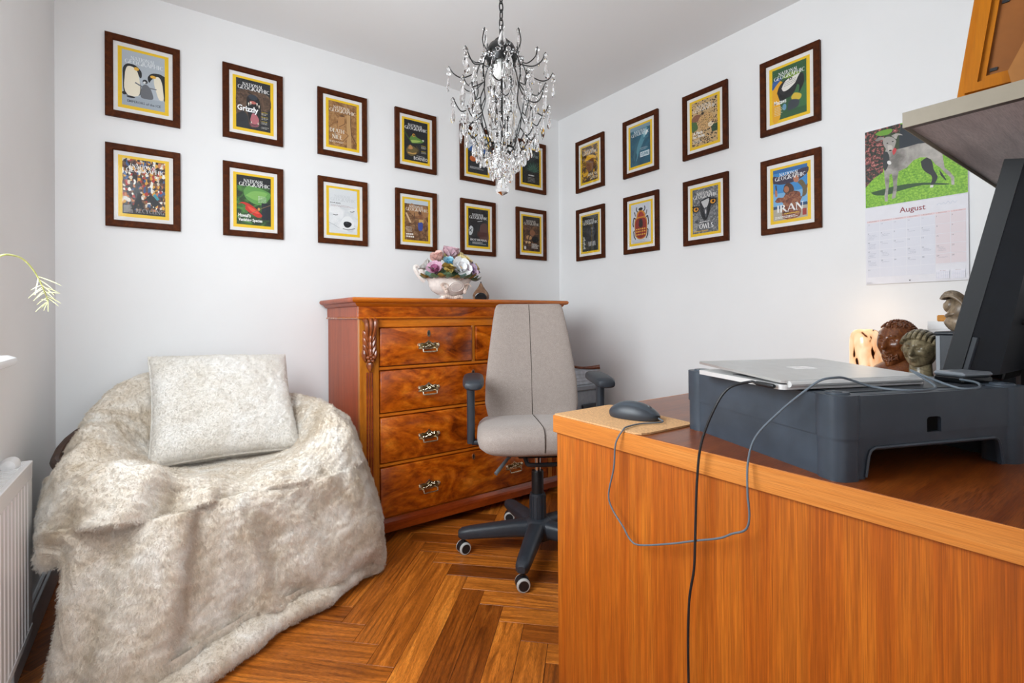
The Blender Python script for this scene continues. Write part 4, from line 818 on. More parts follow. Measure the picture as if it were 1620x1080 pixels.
Bl = [[(c_penguin, 'brown frame showing two adult penguins bending over a grey chick'), (c_recycle, 'brown frame showing a dense colourful crowd and a dark wheelbarrow')],
 [(c_grizzly, 'brown frame showing a roaring brown bear with open jaws'), (c_hawaii, 'brown frame showing a red flower-like bird among green leaves')],
 [(c_nile, 'brown frame showing a sandy carved stone relief of a face'), (c_polar, 'brown frame showing a white polar bear face with black nose')],
 [(c_frog, 'brown frame showing a green frog on a black background'), (c_herder, 'brown frame showing a standing figure in a blue wrap against brown rock')],
 [(c_parade, 'brown frame half hidden by the chandelier, with blue and orange picture'), (c_botswana, 'brown frame with a dark smoky grey picture, below the chandelier')],
 [(c_agave, 'brown frame showing a spiky dark green plant, beside the chandelier drops'), (c_feast, 'brown frame with a murky brown picture, low on the back wall by the corner')]]
Rl = [[(c_gold, 'brown frame showing a face under a bright golden headdress'), (c_gorilla, 'brown frame showing a black gorilla')], [(c_dolphin, 'brown frame showing teal sea with diving dolphins'), (c_beetle, 'brown frame showing a large red and orange beetle on pale grey')],
 [(c_leopard, 'brown frame showing spotted leopard fur'), (c_owl, 'brown frame showing an owl face with two orange eyes')], [(c_macaw, 'brown frame showing a yellow macaw with black beak on green'), (c_iran, 'brown frame showing a robed woman with raised arms under blue sky')]]
bx = (-.1857, .234, .6558, 1.0744, 1.495, 1.9194); ry = (2.4305, 2.0129, 1.5937, 1.1729)
for i, col_ in enumerate(Bl):
    for j, (fn, lb) in enumerate(col_): pic((bx[i], YB - .0005, tb[j] - FH), (1, 0, 0), lb, fn)
for i, col_ in enumerate(Rl):
    for j, (fn, lb) in enumerate(col_): pic((XR - .0005, ry[i], tr[j] - FH), (0, -1, 0), lb, fn)

# ------------------------------------------------------------------ wall calendar
cal = thing('wall_calendar', 'hanging wall calendar with a grey greyhound photo above an August page', 'calendar')
cal.matrix_basis = frame3((XR - .001, .757, 1.12), (0, -1, 0), (0, 0, 1), (-1, 0, 0))
m = MB()
def sheet(y0, y1, z0, z1, thick=.0015):
    P = np.array([[[u, v, z0 + (z1 - z0) * (v - y0) / (y1 - y0) + .003 * math.sin(u * 9) * ((y1 - v) / (y1 - y0)) ** 2] for v in np.linspace(y0, y1, 5)] for u in np.linspace(0, .308, 9)])
    m.grid(P); Q = P.copy(); Q[..., 2] -= thick; m.f += []; m.grid(Q[::-1])
m.box(0, .308, .305, .612, .001, .004); m.build('photo_page', M['paper'], cal)
m = MB(); m.box(0, .308, 0, .304, .001, .0065); gp = m.build('grid_page', M['paper'], cal)
a = Art(Matrix.Translation((0, 0, .0040)), .001)
D = dict(
head=[(61, 568), (74, 573), (89, 567), (102, 552), (101, 538), (94, 518), (86, 510), (75, 514), (69, 528), (61, 549)], earl=[(34, 570), (48, 579), (64, 572), (66, 563), (56, 566), (43, 564)], earr=[(88, 572), (102, 577), (118, 570), (123, 563), (109, 568), (104, 555), (98, 560)],
body=[(69, 525), (94, 515), (104, 515), (136, 515), (169, 518), (192, 514), (210, 497), (228, 483), (239, 465), (241, 439), (245, 409), (260, 389), (271, 369), (271, 341), (263, 343), (262, 368), (247, 389), (232, 413), (219, 428), (208, 448), (194, 460), (176, 465), (155, 459), (135, 437), (110, 429), (105, 396), (104, 366), (99, 330), (87, 327), (89, 345), (93, 368), (91, 400), (88, 425), (81, 423), (79, 390), (76, 360), (74, 320), (65, 322), (64, 344), (68, 374), (65, 405), (64, 437), (60, 462), (63, 493)],
hind=[(177, 449), (197, 460), (210, 440), (214, 411), (225, 383), (221, 366), (213, 353), (204, 355), (209, 372), (207, 390), (192, 405), (180, 426)], tail=[(229, 405), (236, 394), (249, 366), (247, 363), (234, 383)], collar=[(90, 513), (98, 523), (104, 512), (94, 495)], chest=[(61, 518), (76, 511), (81, 476), (68, 442), (60, 462)],
shad=[(18, 366), (105, 375), (182, 369), (254, 350), (245, 347), (182, 360), (115, 354), (70, 346), (34, 353)], navy=[(99, 532), (112, 559), (117, 606), (193, 611), (308, 611), (308, 470), (237, 490), (192, 514), (136, 514), (104, 513)], shrub=[(1, 611), (117, 611), (112, 559), (66, 566), (60, 438), (29, 420), (1, 389)], topg=[(35, 594), (51, 602), (87, 600), (89, 587), (72, 580), (46, 585)],
hl=[(136, 509), (188, 509), (201, 485), (174, 478), (135, 473), (116, 466), (111, 495)], muzzle=[(75, 539), (89, 535), (91, 519), (84, 512), (77, 517)])
a.rect('grass', 1, 307, 307, 611); a.poly('#16202b', D['navy']); a.poly('bush', D['shrub']); a.poly('#2a3a18', [(60, 470), (112, 470), (112, 580), (66, 580)]); a.sm('#6aa02a', D['topg']); a.sm('#1f4a12', D['shad']); a.sm('#15171a', D['hind'], 2); a.poly('#15171a', D['tail']); a.poly('hound', D['body']); a.sm('#23282a', D['chest']); a.sm('hound', D['earl'], 2); a.sm('hound', D['earr'], 2); a.sm('#a39d96', D['head'], 2); a.sm('#c4bdb5', D['muzzle'], 2); a.sm('#c8383a', D['collar'], 2)
a.ell('#1a1412', 75, 547, 3, 2); a.ell('#1a1412', 92, 549, 3, 2); a.ell('#2a2422', 84, 516, 5, 3); a.ell('#e8e6e2', 80, 470, 6, 9, .5); a.poly('#e0ded8', [(204, 355), (213, 354), (212, 345), (203, 346)])
a.mb.build('printed_photo', a.mats, cal, angle=0)
a = Art(Matrix.Translation((0, 0, .0065)), .001, 3e-6)
a.text('#8a2430', 'August', 112, 190, 262, 289, bold=.012)
wd7 = ['Monday', 'Tuesday', 'Wednesday', 'Thursday', 'Friday', 'Saturday', 'Sunday']; rr = random.Random(8)
for i in range(7):
    x0 = 6 + i * 42.4; a.rect('#e3c9cb', x0, x0 + 41, 245, 252); a.text('#7a4048', wd7[i], x0 + 8, x0 + 32, 247, 250.5)
    for r in range(6):
        y1 = 243 - r * 36; day = r * 7 + i - 4
        if i > 4 and r == 5: continue
        a.rect('#e2d5d9' if i > 4 else '#dedee7', x0, x0 + 41, y1 - 34.5, y1)
        if day < 1: day += 31; k = '#b0b0bc'
        elif day > 31: continue
        else: k = '#5a5a66'
        glyphs(str(day)); a.text(k, str(day), x0 + 3, x0 + 3 + 5 * _asp[(str(day), 0.0)], y1 - 9, y1 - 4)
for i, r, n in ((0, 1, 4), (0, 2, 4), (0, 3, 4), (0, 4, 3), (1, 1, 2), (1, 2, 1), (1, 3, 3), (1, 4, 1), (2, 2, 1), (3, 1, 1), (3, 3, 3), (4, 1, 2), (4, 3, 2), (5, 3, 3), (5, 4, 1), (3, 4, 1)):
    for q in range(n):
        x0 = 6 + i * 42.4 + rr.uniform(3, 8); y = 243 - r * 36 - 13 - q * 5.5; x = x0; pts = []
        while x < x0 + rr.uniform(18, 34): pts.append((x, y + rr.uniform(-1.2, 1.2))); x += 1.6
        if len(pts) > 1: a.line('#8a8ea0', pts, .55)
pts = [(x, 281 + 4 * math.sin(x * .5) + rr.uniform(-2, 2)) for x in np.arange(222, 282, 2.5)]; a.line('#b8c4d4', pts, .7)
for x0 in (219, 262):
    a.rect('#eceaf2', x0, x0 + 37, 8, 40); a.text('#8a5a60', 'July' if x0 < 240 else 'September', x0 + 10, x0 + 27, 36, 39)
    for k in range(6): a.line('#b4b8cc', [(x0 + 1, 10 + k * 4.6), (x0 + 36, 10 + k * 4.6)], .5)
    for k in range(8): a.line('#b4b8cc', [(x0 + 1 + k * 5, 10), (x0 + 1 + k * 5, 33)], .5)
a.ell('#101010', 142, 9, 2.2, 2.2); a.rect('#b4b4bc', 4, 24, 4.6, 5.4); a.rect('#b4b4bc', 4, 20, 6.4, 7.2)
a.mb.build('printed_grid', a.mats, gp, angle=0)

# ------------------------------------------------------------------ armchair under the throw
BC = (.21, 2.08)
ac = thing('armchair', 'dark brown woven armchair almost hidden under the cream throw', 'armchair', (.21, 2.10, 0))
m = MB()
P = []
for th in np.radians(np.linspace(-25, 205, 36)):
    row = []
    for z in np.linspace(.10, 1, 10):
        rx, ry_ = (.38 + .098 * max(0, -math.cos(th)), .35); top = .47 + .17 * max(0, math.sin(th)) + .09 * max(0, -math.cos(th)); k = .82 + .18 * z
        row.append((BC[0] + rx * k * math.cos(th), BC[1] + ry_ * k * math.sin(th), .10 + (top - .1) * (z - .1) / .9))
    P.append(row)
P = np.array(P); m.grid(P); Q = P.copy(); Q[..., 0] = BC[0] + (Q[..., 0] - BC[0]) * .94; Q[..., 1] = BC[1] + (Q[..., 1] - BC[1]) * .94; m.grid(Q[::-1])
m.build('tub_shell', mottle('dark_weave', [(.35, '#1c120c'), (.5, '#4a3322'), (.7, '#7a5a3c')], 160, 2.0), ac, world=True)
m = MB(); m.tube([tuple(p) for p in P[:, -1]], .015, 10); m.build('rim', plain('dark_rim', '#3a2216', .5, nz=.2), ac, world=True)
m = MB(); m.lathe([(.30, .30), (.33, .33), (.33, .40), (.30, .425), (0, .43)], 32, T=Matrix.Translation((BC[0], BC[1], 0))); m.build('seat', plain('dark_seat', '#3a2c22', .8), ac, world=True)
for x, y in ((-.02, 1.86), (.42, 1.86), (-.05, 2.33), (.42, 2.33)):
    m = MB(); m.cyl((x, y, .34), (x, y, 0), .022, 12, 0, .016); m.build('leg', M['carve'], ac, world=True)

# ------------------------------------------------------------------ faux fur throw
PR = {  # direction (deg from +X): profile (r, z) from the seat outwards to the hem
 -90: [(0, .47), (.12, .475), (.20, .478), (.27, .480), (.325, .462), (.357, .40), (.365, .25), (.375, .10), (.41, .02)],
 -60: [(0, .47), (.13, .475), (.22, .49), (.30, .50), (.365, .475), (.40, .40), (.415, .25), (.40, .10), (.41, .02)],
 -35: [(0, .47), (.14, .475), (.24, .51), (.32, .565), (.38, .575), (.44, .49), (.505, .28), (.49, .12), (.455, .02)],
 -16: [(0, .47), (.14, .475), (.24, .52), (.31, .605), (.36, .63), (.425, .55), (.52, .28), (.555, .12), (.545, .02)],
 10: [(0, .47), (.14, .475), (.23, .53), (.29, .62), (.345, .648), (.41, .58), (.455, .35), (.46, .15), (.46, .02)],
 40: [(0, .47), (.14, .48), (.22, .55), (.29, .64), (.35, .665), (.41, .60), (.44, .35), (.45, .15), (.45, .02)],
 66: [(0, .47), (.13, .50), (.20, .60), (.26, .70), (.32, .735), (.375, .68), (.395, .4), (.40, .15), (.40, .02)],
 92: [(0, .47), (.13, .50), (.20, .62), (.26, .74), (.315, .775), (.365, .71), (.385, .4), (.39, .15), (.39, .02)],
 118: [(0, .47), (.13, .50), (.21, .62), (.29, .75), (.355, .785), (.415, .72), (.435, .45), (.44, .2), (.44, .1)],
 138: [(0, .47), (.13, .49), (.24, .60), (.34, .73), (.415, .768), (.465, .71), (.48, .55), (.48, .42), (.475, .34)],
 158: [(0, .47), (.14, .48), (.25, .55), (.34, .65), (.42, .69), (.465, .64), (.475, .52), (.47, .42), (.465, .34)],
 180: [(0, .47), (.14, .475), (.25, .53), (.33, .62), (.40, .655), (.45, .60), (.472, .49), (.478, .41), (.465, .34)],
 200: [(0, .47), (.14, .475), (.25, .52), (.34, .60), (.425, .625), (.48, .56), (.505, .46), (.515, .39), (.49, .34)],
 214: [(0, .47), (.16, .475), (.27, .51), (.37, .58), (.46, .595), (.53, .53), (.57, .44), (.585, .395), (.56, .345)],
 221: [(0, .47), (.16, .475), (.27, .505), (.38, .575), (.46, .59), (.52, .52), (.55, .43), (.555, .37), (.54, .33)],
 229: [(0, .47), (.16, .475), (.27, .50), (.38, .565), (.45, .572), (.51, .50), (.565, .38), (.62, .21), (.645, .02)],
 240: [(0, .47), (.15, .475), (.25, .49), (.34, .535), (.41, .54), (.47, .46), (.54, .32), (.61, .16), (.66, .02)],
 254: [(0, .47), (.13, .475), (.22, .482), (.29, .50), (.355, .488), (.40, .41), (.44, .26), (.48, .12), (.52, .02)],
}
NT_, NV = 420, 210
def noise2(seed, nu, nv, fu, fv):
    r = np.random.RandomState(seed); g = r.rand(fu, fv + 1)
    u = np.arange(nu) / nu * fu; v = np.linspace(0, fv - 1e-6, nv); i = u.astype(int); j = v.astype(int); a = (u - i)[:, None]; b_ = (v - j)[None, :]
    a = a * a * (3 - 2 * a); b_ = b_ * b_ * (3 - 2 * b_)
    i2 = (i + 1) % fu
    return g[np.ix_(i, j)] * (1 - a) * (1 - b_) + g[np.ix_(i2, j)] * a * (1 - b_) + g[np.ix_(i, j + 1)] * (1 - a) * b_ + g[np.ix_(i2, j + 1)] * a * b_ - .5
ks = sorted(PR); A = np.array(ks, float); prof_ = np.array([PR[k] for k in ks])
vv = np.linspace(0, 8, NV)
def cr1(P, t):
    n = len(P); i = np.clip(t.astype(int), 0, n - 2); f = (t - i)[:, None]
    g = lambda k: P[np.clip(k, 0, n - 1)]
    p0, p1, p2, p3 = g(i - 1), g(i), g(i + 1), g(i + 2)
    return .5 * (2 * p1 + (p2 - p0) * f + (2 * p0 - 5 * p1 + 4 * p2 - p3) * f ** 2 + (-p0 + 3 * p1 - 3 * p2 + p3) * f ** 3)
cols_ = np.array([cr1(p, vv) for p in prof_])                       # K x NV x 2
th_ = np.linspace(-90, 270, NT_, endpoint=False)
Ae = np.concatenate([A[-2:] - 360, A, A[:2] + 360]); Ce = np.concatenate([cols_[-2:], cols_, cols_[:2]])
idx = np.searchsorted(Ae, th_, side='right') - 1
f = ((th_ - Ae[idx]) / (Ae[idx + 1] - Ae[idx]))[:, None, None]
h = (Ae[idx + 1] - Ae[idx])[:, None, None]
m1 = (Ce[idx + 1] - Ce[idx - 1]) / (Ae[idx + 1] - Ae[idx - 1])[:, None, None] * h; m2 = (Ce[np.minimum(idx + 2, len(Ae) - 1)] - Ce[idx]) / (Ae[np.minimum(idx + 2, len(Ae) - 1)] - Ae[idx])[:, None, None] * h
G = (2 * f ** 3 - 3 * f ** 2 + 1) * Ce[idx] + (f ** 3 - 2 * f ** 2 + f) * m1 + (-2 * f ** 3 + 3 * f ** 2) * Ce[idx + 1] + (f ** 3 - f ** 2) * m2
tr_ = np.radians(th_)[:, None]
X = BC[0] + G[..., 0] * np.cos(tr_); Y = BC[1] + G[..., 0] * np.sin(tr_); Z = G[..., 1].copy()
S = np.stack([X, Y, Z], -1)
def normals(S):
    du = np.roll(S, -1, 0) - np.roll(S, 1, 0); dv = np.gradient(S, axis=1)
    n = np.cross(du, dv); n /= np.linalg.norm(n, axis=-1, keepdims=True) + 1e-9
    return n
N = normals(S); N = np.where((N[..., 2:3] < -.2) & (S[..., 2:3] > .45), -N, N)
if (N[:, NV // 3, 2]).mean() < 0: N = -N
vn = vv[None, :] / 8; tt = th_[:, None]
def ridge(t0, t1, v0, v1, amp, w):
    """a fold running from (angle t0, v0) to (angle t1, v1)"""
    a = np.clip((vn * 8 - v0) / (v1 - v0), 0, 1); tc_ = t0 + (t1 - t0) * a
    d_ = (tt - tc_ + 180) % 360 - 180
    env = np.clip((vn * 8 - v0) / .8 + .5, 0, 1) * np.clip((v1 - vn * 8) / .8 + .5, 0, 1)
    return amp * np.exp(-(d_ / w) ** 2) * env
up_ = np.clip((vn * 8 - 3.2) / 1.5, 0, 1)
D_n = (noise2(1, NT_, NV, 26, 7) * .030 + noise2(2, NT_, NV, 60, 16) * .012) * (.35 + .65 * up_) + noise2(3, NT_, NV, 90, 40) * .006
for q in ((236, 232, 3.4, 7.8, .035, 5), (246, 248, 3.8, 8, -.030, 4), (254, 250, 4, 8, .025, 4), (263, 285, 4.4, 7.6, -.022, 5), (270, 300, 4.6, 7.8, .020, 6), (-62, -38, 4.8, 7.6, .018, 6), (-40, -22, 5.2, 7.8, -.02, 5), (205, 208, 3.2, 7.5, .016, 5), (196, 194, 4, 8, -.014, 5), (185, 188, 3.5, 8, .012, 5), (170, 168, 3.5, 8, -.012, 6), (-5, -10, 4.5, 8, .018, 5), (-25, -28, 3.0, 5.2, .018, 6), (-45, -52, 3.2, 5.0, -.014, 5), (242, 239, 2.6, 4.2, -.02, 6), (226, 224, 2.5, 5, .012, 4), (-75, -70, 3.0, 5.0, .010, 7)):
    D_n = D_n + ridge(*q)
hem = np.clip((vn * 8 - 7.2) / .8, 0, 1)
D_n = D_n + hem * (.012 * np.sin(np.radians(tt * 17)) + .006 * np.sin(np.radians(tt * 31 + 40))) * .8
D_n = D_n + noise2(7, NT_, NV, 210, 105) * .0055 + noise2(8, NT_, NV, 140, 120) * .003
S = S + N * (D_n * np.clip(vn * 8 / 1.2, .2, 1))[..., None]
S[..., 2] = np.maximum(S[..., 2], .012); S[..., 0] = np.maximum(S[..., 0], XL + .03)
lim = S[..., 1] > 2.06; S[..., 0] = np.where(lim, np.minimum(S[..., 0], CX0 - .022), S[..., 0]); 
m = MB(); m.grid(S, 0, cu=True); m.f = [f_[::-1] for f_ in m.f]
base = np.array(S[:, -1])                                            # turned-in hem gives the throw thickness
inn = base.copy(); inn[:, 0] = BC[0] + (inn[:, 0] - BC[0]) * .95; inn[:, 1] = BC[1] + (inn[:, 1] - BC[1]) * .95; inn2 = inn.copy(); inn2[:, 2] += .08
m.grid(np.stack([base, inn - np.array([0, 0, .006]), inn2], 1), 0, cu=True)
thr = tag(m.build('fur_throw', M['fur'], angle=0), 'large cream faux fur throw draped over the armchair down to the floor', 'throw')
thr.data.polygons.foreach_set('use_smooth', [True] * len(thr.data.polygons))
# loose hem roll on the floor
def roll(path, rad, name, par):
    c = cr_spline(path, 14); r_ = np.random.RandomState(4); n = 30; rows = []
    L = len(c)
    for i in range(L):
        d_ = c[min(i + 1, L - 1)] - c[max(i - 1, 0)]; d_ /= np.linalg.norm(d_); x = np.cross(d_, (0, 0, 1)); x /= np.linalg.norm(x)
        R = rad * (1 + .10 * math.sin(i * .21) + .06 * math.sin(i * .47 + 1)) * min(1, .35 + i / 6, .35 + (L - 1 - i) / 6)
        rows.append([c[i] + x * math.cos(a) * R * (1.1 + .1 * r_.rand()) + np.array((0, 0, 1)) * math.sin(a) * R * (.72 + .1 * r_.rand()) for a in np.linspace(0, 2 * PI, n, endpoint=False)])
    P = np.array(rows); P[..., 2] = np.maximum(P[..., 2], .004)
    mb = MB(); mb.grid(P, 0, cv=True); mb.add(P[0].tolist(), [tuple(range(n))]); mb.add(P[-1].tolist(), [tuple(range(n))[::-1]])
    o = mb.build(name, M['fur'], par, world=True, angle=0); o.data.polygons.foreach_set('use_smooth', [True] * len(o.data.polygons)); return o
def furry(o, count, length, kids=9):
    md = o.modifiers.new('pile', 'PARTICLE_SYSTEM'); ps = md.particle_system.settings; ps.type = 'HAIR'; ps.count = count; ps.hair_step = 3; ps.render_step = 3; ps.display_step = 2
    ps.use_advanced_hair = True; ps.hair_length = .01; ps.normal_factor = length; ps.object_align_factor = (0, 0, -length * .6); ps.brownian_factor = .0; ps.factor_random = length * .6
    ps.child_type = 'INTERPOLATED'; ps.rendered_child_count = kids;  ps.clump_factor = .35; ps.roughness_endpoint = .006; ps.roughness_1 = .003
    ps.root_radius = .28; ps.tip_radius = .10; ps.radius_scale = .0022; ps.material = 1
furry(thr, 42000, .0014)
furry(roll([(-.16, 1.40, .035), (-.02, 1.52, .038), (.10, 1.60, .04), (.22, 1.68, .042), (.34, 1.735, .045), (.46, 1.78, .045), (.57, 1.84, .05), (.66, 1.90, .045)], .047, 'hem_fold', thr), 5000, .0014)
m = MB(); lab = np.array([[(.690 + .035 * u, 1.885 + .03 * u - .03 * v, .030 + .006 * math.sin(3 * u + 2 * v) + .03 * v) for v in np.linspace(0, 1, 6)] for u in np.linspace(0, 1, 6)]); m.grid(lab); lab2 = lab - np.array((0, 0, .003)); m.grid(lab2[::-1]); m.build('sewn_label', M['paper'], thr, world=True)

# ------------------------------------------------------------------ cushion
def pillow(hx, hy, hz, nu=90, nv=90):
    u = np.linspace(-1, 1, nu); U_, V_ = np.meshgrid(u, u, indexing='ij')
    out = []
    prof2 = (np.clip(1 - np.abs(U_) ** 2.6, 0, 1) * np.clip(1 - np.abs(V_) ** 2.6, 0, 1)) ** .42
    pinch = 1 - .06 * (1 - np.abs(U_) ** 2) * (np.abs(V_) ** 4); pinch2 = 1 - .06 * (1 - np.abs(V_) ** 2) * (np.abs(U_) ** 4)
    rr_ = np.random.RandomState(3)
    nz = sum(noise2(20 + k, nu, nv, fq, fq) * am for k, (fq, am) in enumerate(((4, .16), (9, .08), (22, .05), (45, .05))))
    for s_ in (1, -1):
        out.append(np.stack([U_ * hx * pinch2, V_ * hy * pinch, s_ * prof2 * hz * (1 + nz * (1.2 if s_ > 0 else .3))], -1))
    return out
cxd = Vector((.476, .0, .0)).normalized(); cyd = Vector((.0, .27, .34)).normalized(); czd = cxd.cross(cyd)
cu_t = thing('cushion', 'square ivory faux fur cushion leaning on the back of the draped armchair', 'cushion')
cu_t.matrix_basis = frame3((.205, 2.205, .668), (.995, .06, -.03), cyd, Vector((.995, .06, -.03)).cross(cyd))
m = MB()
for P, s_ in zip(pillow(.247, .228, .085), (1, -1)): m.grid(P if s_ > 0 else P[::-1])
o = m.build('cover', M['fur2'], cu_t, angle=0); o.data.polygons.foreach_set('use_smooth', [True] * len(o.data.polygons))
furry(o, 10000, .0009)
m = MB(); ed = []
for t in np.linspace(0, 1, 40, endpoint=False):
    k = int(t * 4); q = (t * 4 - k) * 2 - 1; x, y = ((q, -1), (1, q), (-q, 1), (-1, -q))[k]
    ed.append((x * .243 * (1 - .055 * (1 - y * y) * abs(x) ** 4), y * .224 * (1 - .055 * (1 - x * x) * abs(y) ** 4), 0))
m.tube(ed, .007, 8, closed=True); m.build('edge_seam', M['fur2'], cu_t)

# ------------------------------------------------------------------ office chair
oc = thing('office_chair', 'grey-brown tweed office chair with black armrests and castors', 'chair', (1.31, 1.64, 0), math.radians(-31.5))
def sect(c, u, v, hu, hv, e=3.2, n=36):
    c, u, v = Vector(c), Vector(u), Vector(v); return [tuple(c + u * x + v * y) for x, y in sell(hu, hv, e, n)]
# seat: rings from front to back; local -Y is forward
m = MB(); R_ = []
for y, hw, hz, z in ((-.240, .150, .012, .515), (-.236, .205, .032, .515), (-.222, .235, .046, .516), (-.19, .252, .052, .517), (-.10, .258, .050, .515), (.05, .256, .048, .508), (.15, .250, .046, .502), (.23, .235, .040, .500), (.26, .20, .022, .50)):
    R_.append(sect((0, y, z - (.0 if y > -.2 else .006)), (1, 0, 0), (0, 0, 1), hw, hz, 3.6, 44))
m.rings(R_); st = m.build('seat', M['tweed'], oc, angle=60)
m = MB()
m.tube([(0, y, z) for y, z in ((.14, .5505), (.0, .5595), (-.10, .5655), (-.19, .5690), (-.212, .5660), (-.226, .5605), (-.238, .547), (-.2425, .530), (-.243, .515), (-.2425, .50), (-.238, .483), (-.226, .470))], .0017, 6); m.build('centre_seam', M['seam'], st)
# backrest
m = MB(); R_ = []
BK = ((.515, .185, .030, .150), (.535, .205, .040, .160), (.60, .219, .046, .170), (.70, .216, .045, .185), (.80, .204, .043, .208), (.90, .190, .040, .235), (.98, .178, .037, .262), (1.035, .168, .032, .282), (1.055, .160, .022, .289), (1.062, .148, .010, .291))
for z, hw, ht, y in BK:
    R_.append([(p[0], p[1] + .028 * (1 - (p[0] / hw) ** 2) * (1 if True else 0), p[2]) for p in sect((0, y + ht - .02, z), (1, 0, 0), (0, 1, .12), hw, ht, 3.0, 44)])
m.rings(R_); bkr = m.build('backrest', M['tweed'], oc, angle=60)
m = MB(); m.tube([(0, y + ht - .02 - ht + .028 - .0005, z - .12 * ht) for z, hw, ht, y in BK[1:]], .0014, 6); m.build('centre_seam', M['seam'], bkr)
m = MB(); m.tube(cr_spline([(0, .10, .45), (0, .24, .44), (0, .29, .50), (0, .30, .62)], 5), .022, 10, flat=1.6); m.build('back_bracket', M['black'], oc)
for s_, dz in ((-1, 0), (1, 0)):
    m = MB(); xo = s_ * .284; m.rings([sect((xo, .03, z), (1, 0, 0), (0, 1, 0), .017, hw, 3, 20) for z, hw in ((.46, .026), (.55, .026), (.66, .024), (.71, .028))]); m.box(min(xo, s_ * .20), max(xo, s_ * .20), .008, .052, .452, .472, bev=.006)
    ar = m.build('arm_post', M['black2'], oc, angle=40)
    m = MB(); R_ = []
    for y, hw, hz, z in ((-.135, .020, .010, .722), (-.128, .034, .017, .724), (-.09, .043, .020, .728), (.0, .045, .021, .732), (.08, .043, .020, .734), (.115, .034, .017, .734), (.122, .018, .009, .734)): R_.append(sect((xo - s_ * .012, y, z), (1, 0, 0), (0, 0, 1), hw, hz, 2.8, 24))
    m.rings(R_); m.rings([sect((xo, .03, z), (1, 0, 0), (0, 1, 0), a_, b_, 3, 20) for z, a_, b_ in ((.695, .019, .030), (.715, .03, .05), (.725, .03, .06))]); m.build('arm_pad', M['black2'], oc, angle=45)
m = MB(); m.box(-.10, .10, -.12, .14, .425, .463, bev=.012); m.build('mechanism', M['black'], oc)
m = MB(); m.tube(cr_spline([(-.06, -.10, .45), (-.06, -.118, .415), (-.03, -.125, .402), (.16, -.105, .402), (.22, -.08, .42)], 5), .009, 10, flat=1.3); m.build('rail_handle', M['black2'], oc)
m = MB(); m.tube([(-.08, -.03, .455), (-.135, -.08, .415), (-.185, -.13, .372)], [.006, .007, .008], 8, flat=1.0); m.build('lever', plain('grey_lever', '#6a6f73', .4), oc)
m = MB(); m.cyl((0, 0, .34), (0, 0, .44), .014, 20); m.build('gas_piston', M['chrome'], oc)
m = MB(); m.lathe([(.026, .245), (.026, .336), (.024, .342), (0, .342)], 28); m.build('upper_sleeve', M['black'], oc)
m = MB(); m.lathe([(.034, .08), (.034, .235), (.032, .246), (.022, .247)], 28)
for k in range(14):
    a_ = 2 * PI * k / 14; m.tube([(.0345 * math.cos(a_), .0345 * math.sin(a_), .11), (.0345 * math.cos(a_), .0345 * math.sin(a_), .235)], .0016, 5)
m.build('lower_sleeve', M['black2'], oc)
m = MB(); m.lathe([(.03, .055), (.062, .06), (.070, .085), (.064, .118), (.050, .135), (.036, .142)], 30); m.build('hub', M['black2'], oc)
for k in range(5):
    a_ = math.radians(77 + 72 * k + 31.5); dx, dy = math.cos(a_), math.sin(a_); sdir = (-dy, dx, 0)
    m = MB(); m.rings([sect((dx * r_, dy * r_, z), sdir, (0, 0, 1), hw, hz, 3.0, 20) for r_, hw, hz, z in ((.04, .036, .036, .098), (.10, .034, .034, .098), (.20, .031, .029, .093), (.29, .028, .025, .088), (.325, .025, .022, .085), (.340, .014, .012, .084))])
    sp = m.build('spoke', M['black2'], oc, angle=50)
    cs_rot = a_ + (1.1, .5, 2.0, -.8, .2)[k]
    T = RT((dx * .318, dy * .318, 0), cs_rot)
    m = MB(); m.cyl((dx * .318, dy * .318, .05), (dx * .318, dy * .318, .075), .006, 10)
    hood = [(math.cos(t) * .0265, .0268 + math.sin(t) * .0265) for t in np.linspace(-.3, PI + .2, 16)] + [(-.010, .02), (.010, .02)]
    m.prism(hood, -.013, .013, 0, T=T @ Matrix.Rotation(PI / 2, 4, 'X')); cst = m.build('castor', M['black'], oc)
    for sgn in (-1, 1):
        m = MB(); Tw = T @ Matrix.Translation((0, sgn * .0135, .0255)) @ Matrix.Rotation(PI / 2, 4, 'X')
        m.lathe([(.010, -.009), (.022, -.009), (.0255, -.006), (.0255, .006), (.022, .009), (.010, .009)], 24, 1, T=Tw); m.lathe([(0, -.0096), (.019, -.0095), (.019, .0095), (0, .0096)], 20, 0, T=Tw)
        m.build('wheel', [M['black'], plain('grey_tread', '#b9b8b4', .5)], cst)

# ------------------------------------------------------------------ things behind the chair, on the floor in the corner
gb = thing('storage_crate', 'pale grey storage crate between chest and right wall, behind office chair', 'crate', (2.09, 2.27, 0))
m = MB(); m.box(1.96, 2.22, 2.12, 2.42, .0, .56, bev=.012); m.box(1.952, 2.228, 2.112, 2.428, .555, .59, bev=.008)
for k in range(6): m.box(1.948, 1.96, 2.14 + k * .04, 2.165 + k * .04, .05, .52, bev=.003)
m.build('body', plain('grey_crate', '#8d949c', .5, nz=.05), gb, world=True)
m = MB(); m.box(2.03, 2.15, 2.103, 2.12, .45, .475, bev=.004); m.build('handle', M['black2'], gb, world=True)
def folded(x0, x1, y0, y1, z0, z1, n=4):
    m_ = MB(); t = (z1 - z0) / n
    for k in range(n):
        m_.prism([(x, y) for x, y in rrect((x1 - x0) / 2 - .004 * (k % 2), (y1 - y0) / 2 - .003 * k, .03, 5, (x0 + x1) / 2, (y0 + y1) / 2)], z0 + k * t, z0 + (k + .93) * t, 0, top=.985)
    return m_
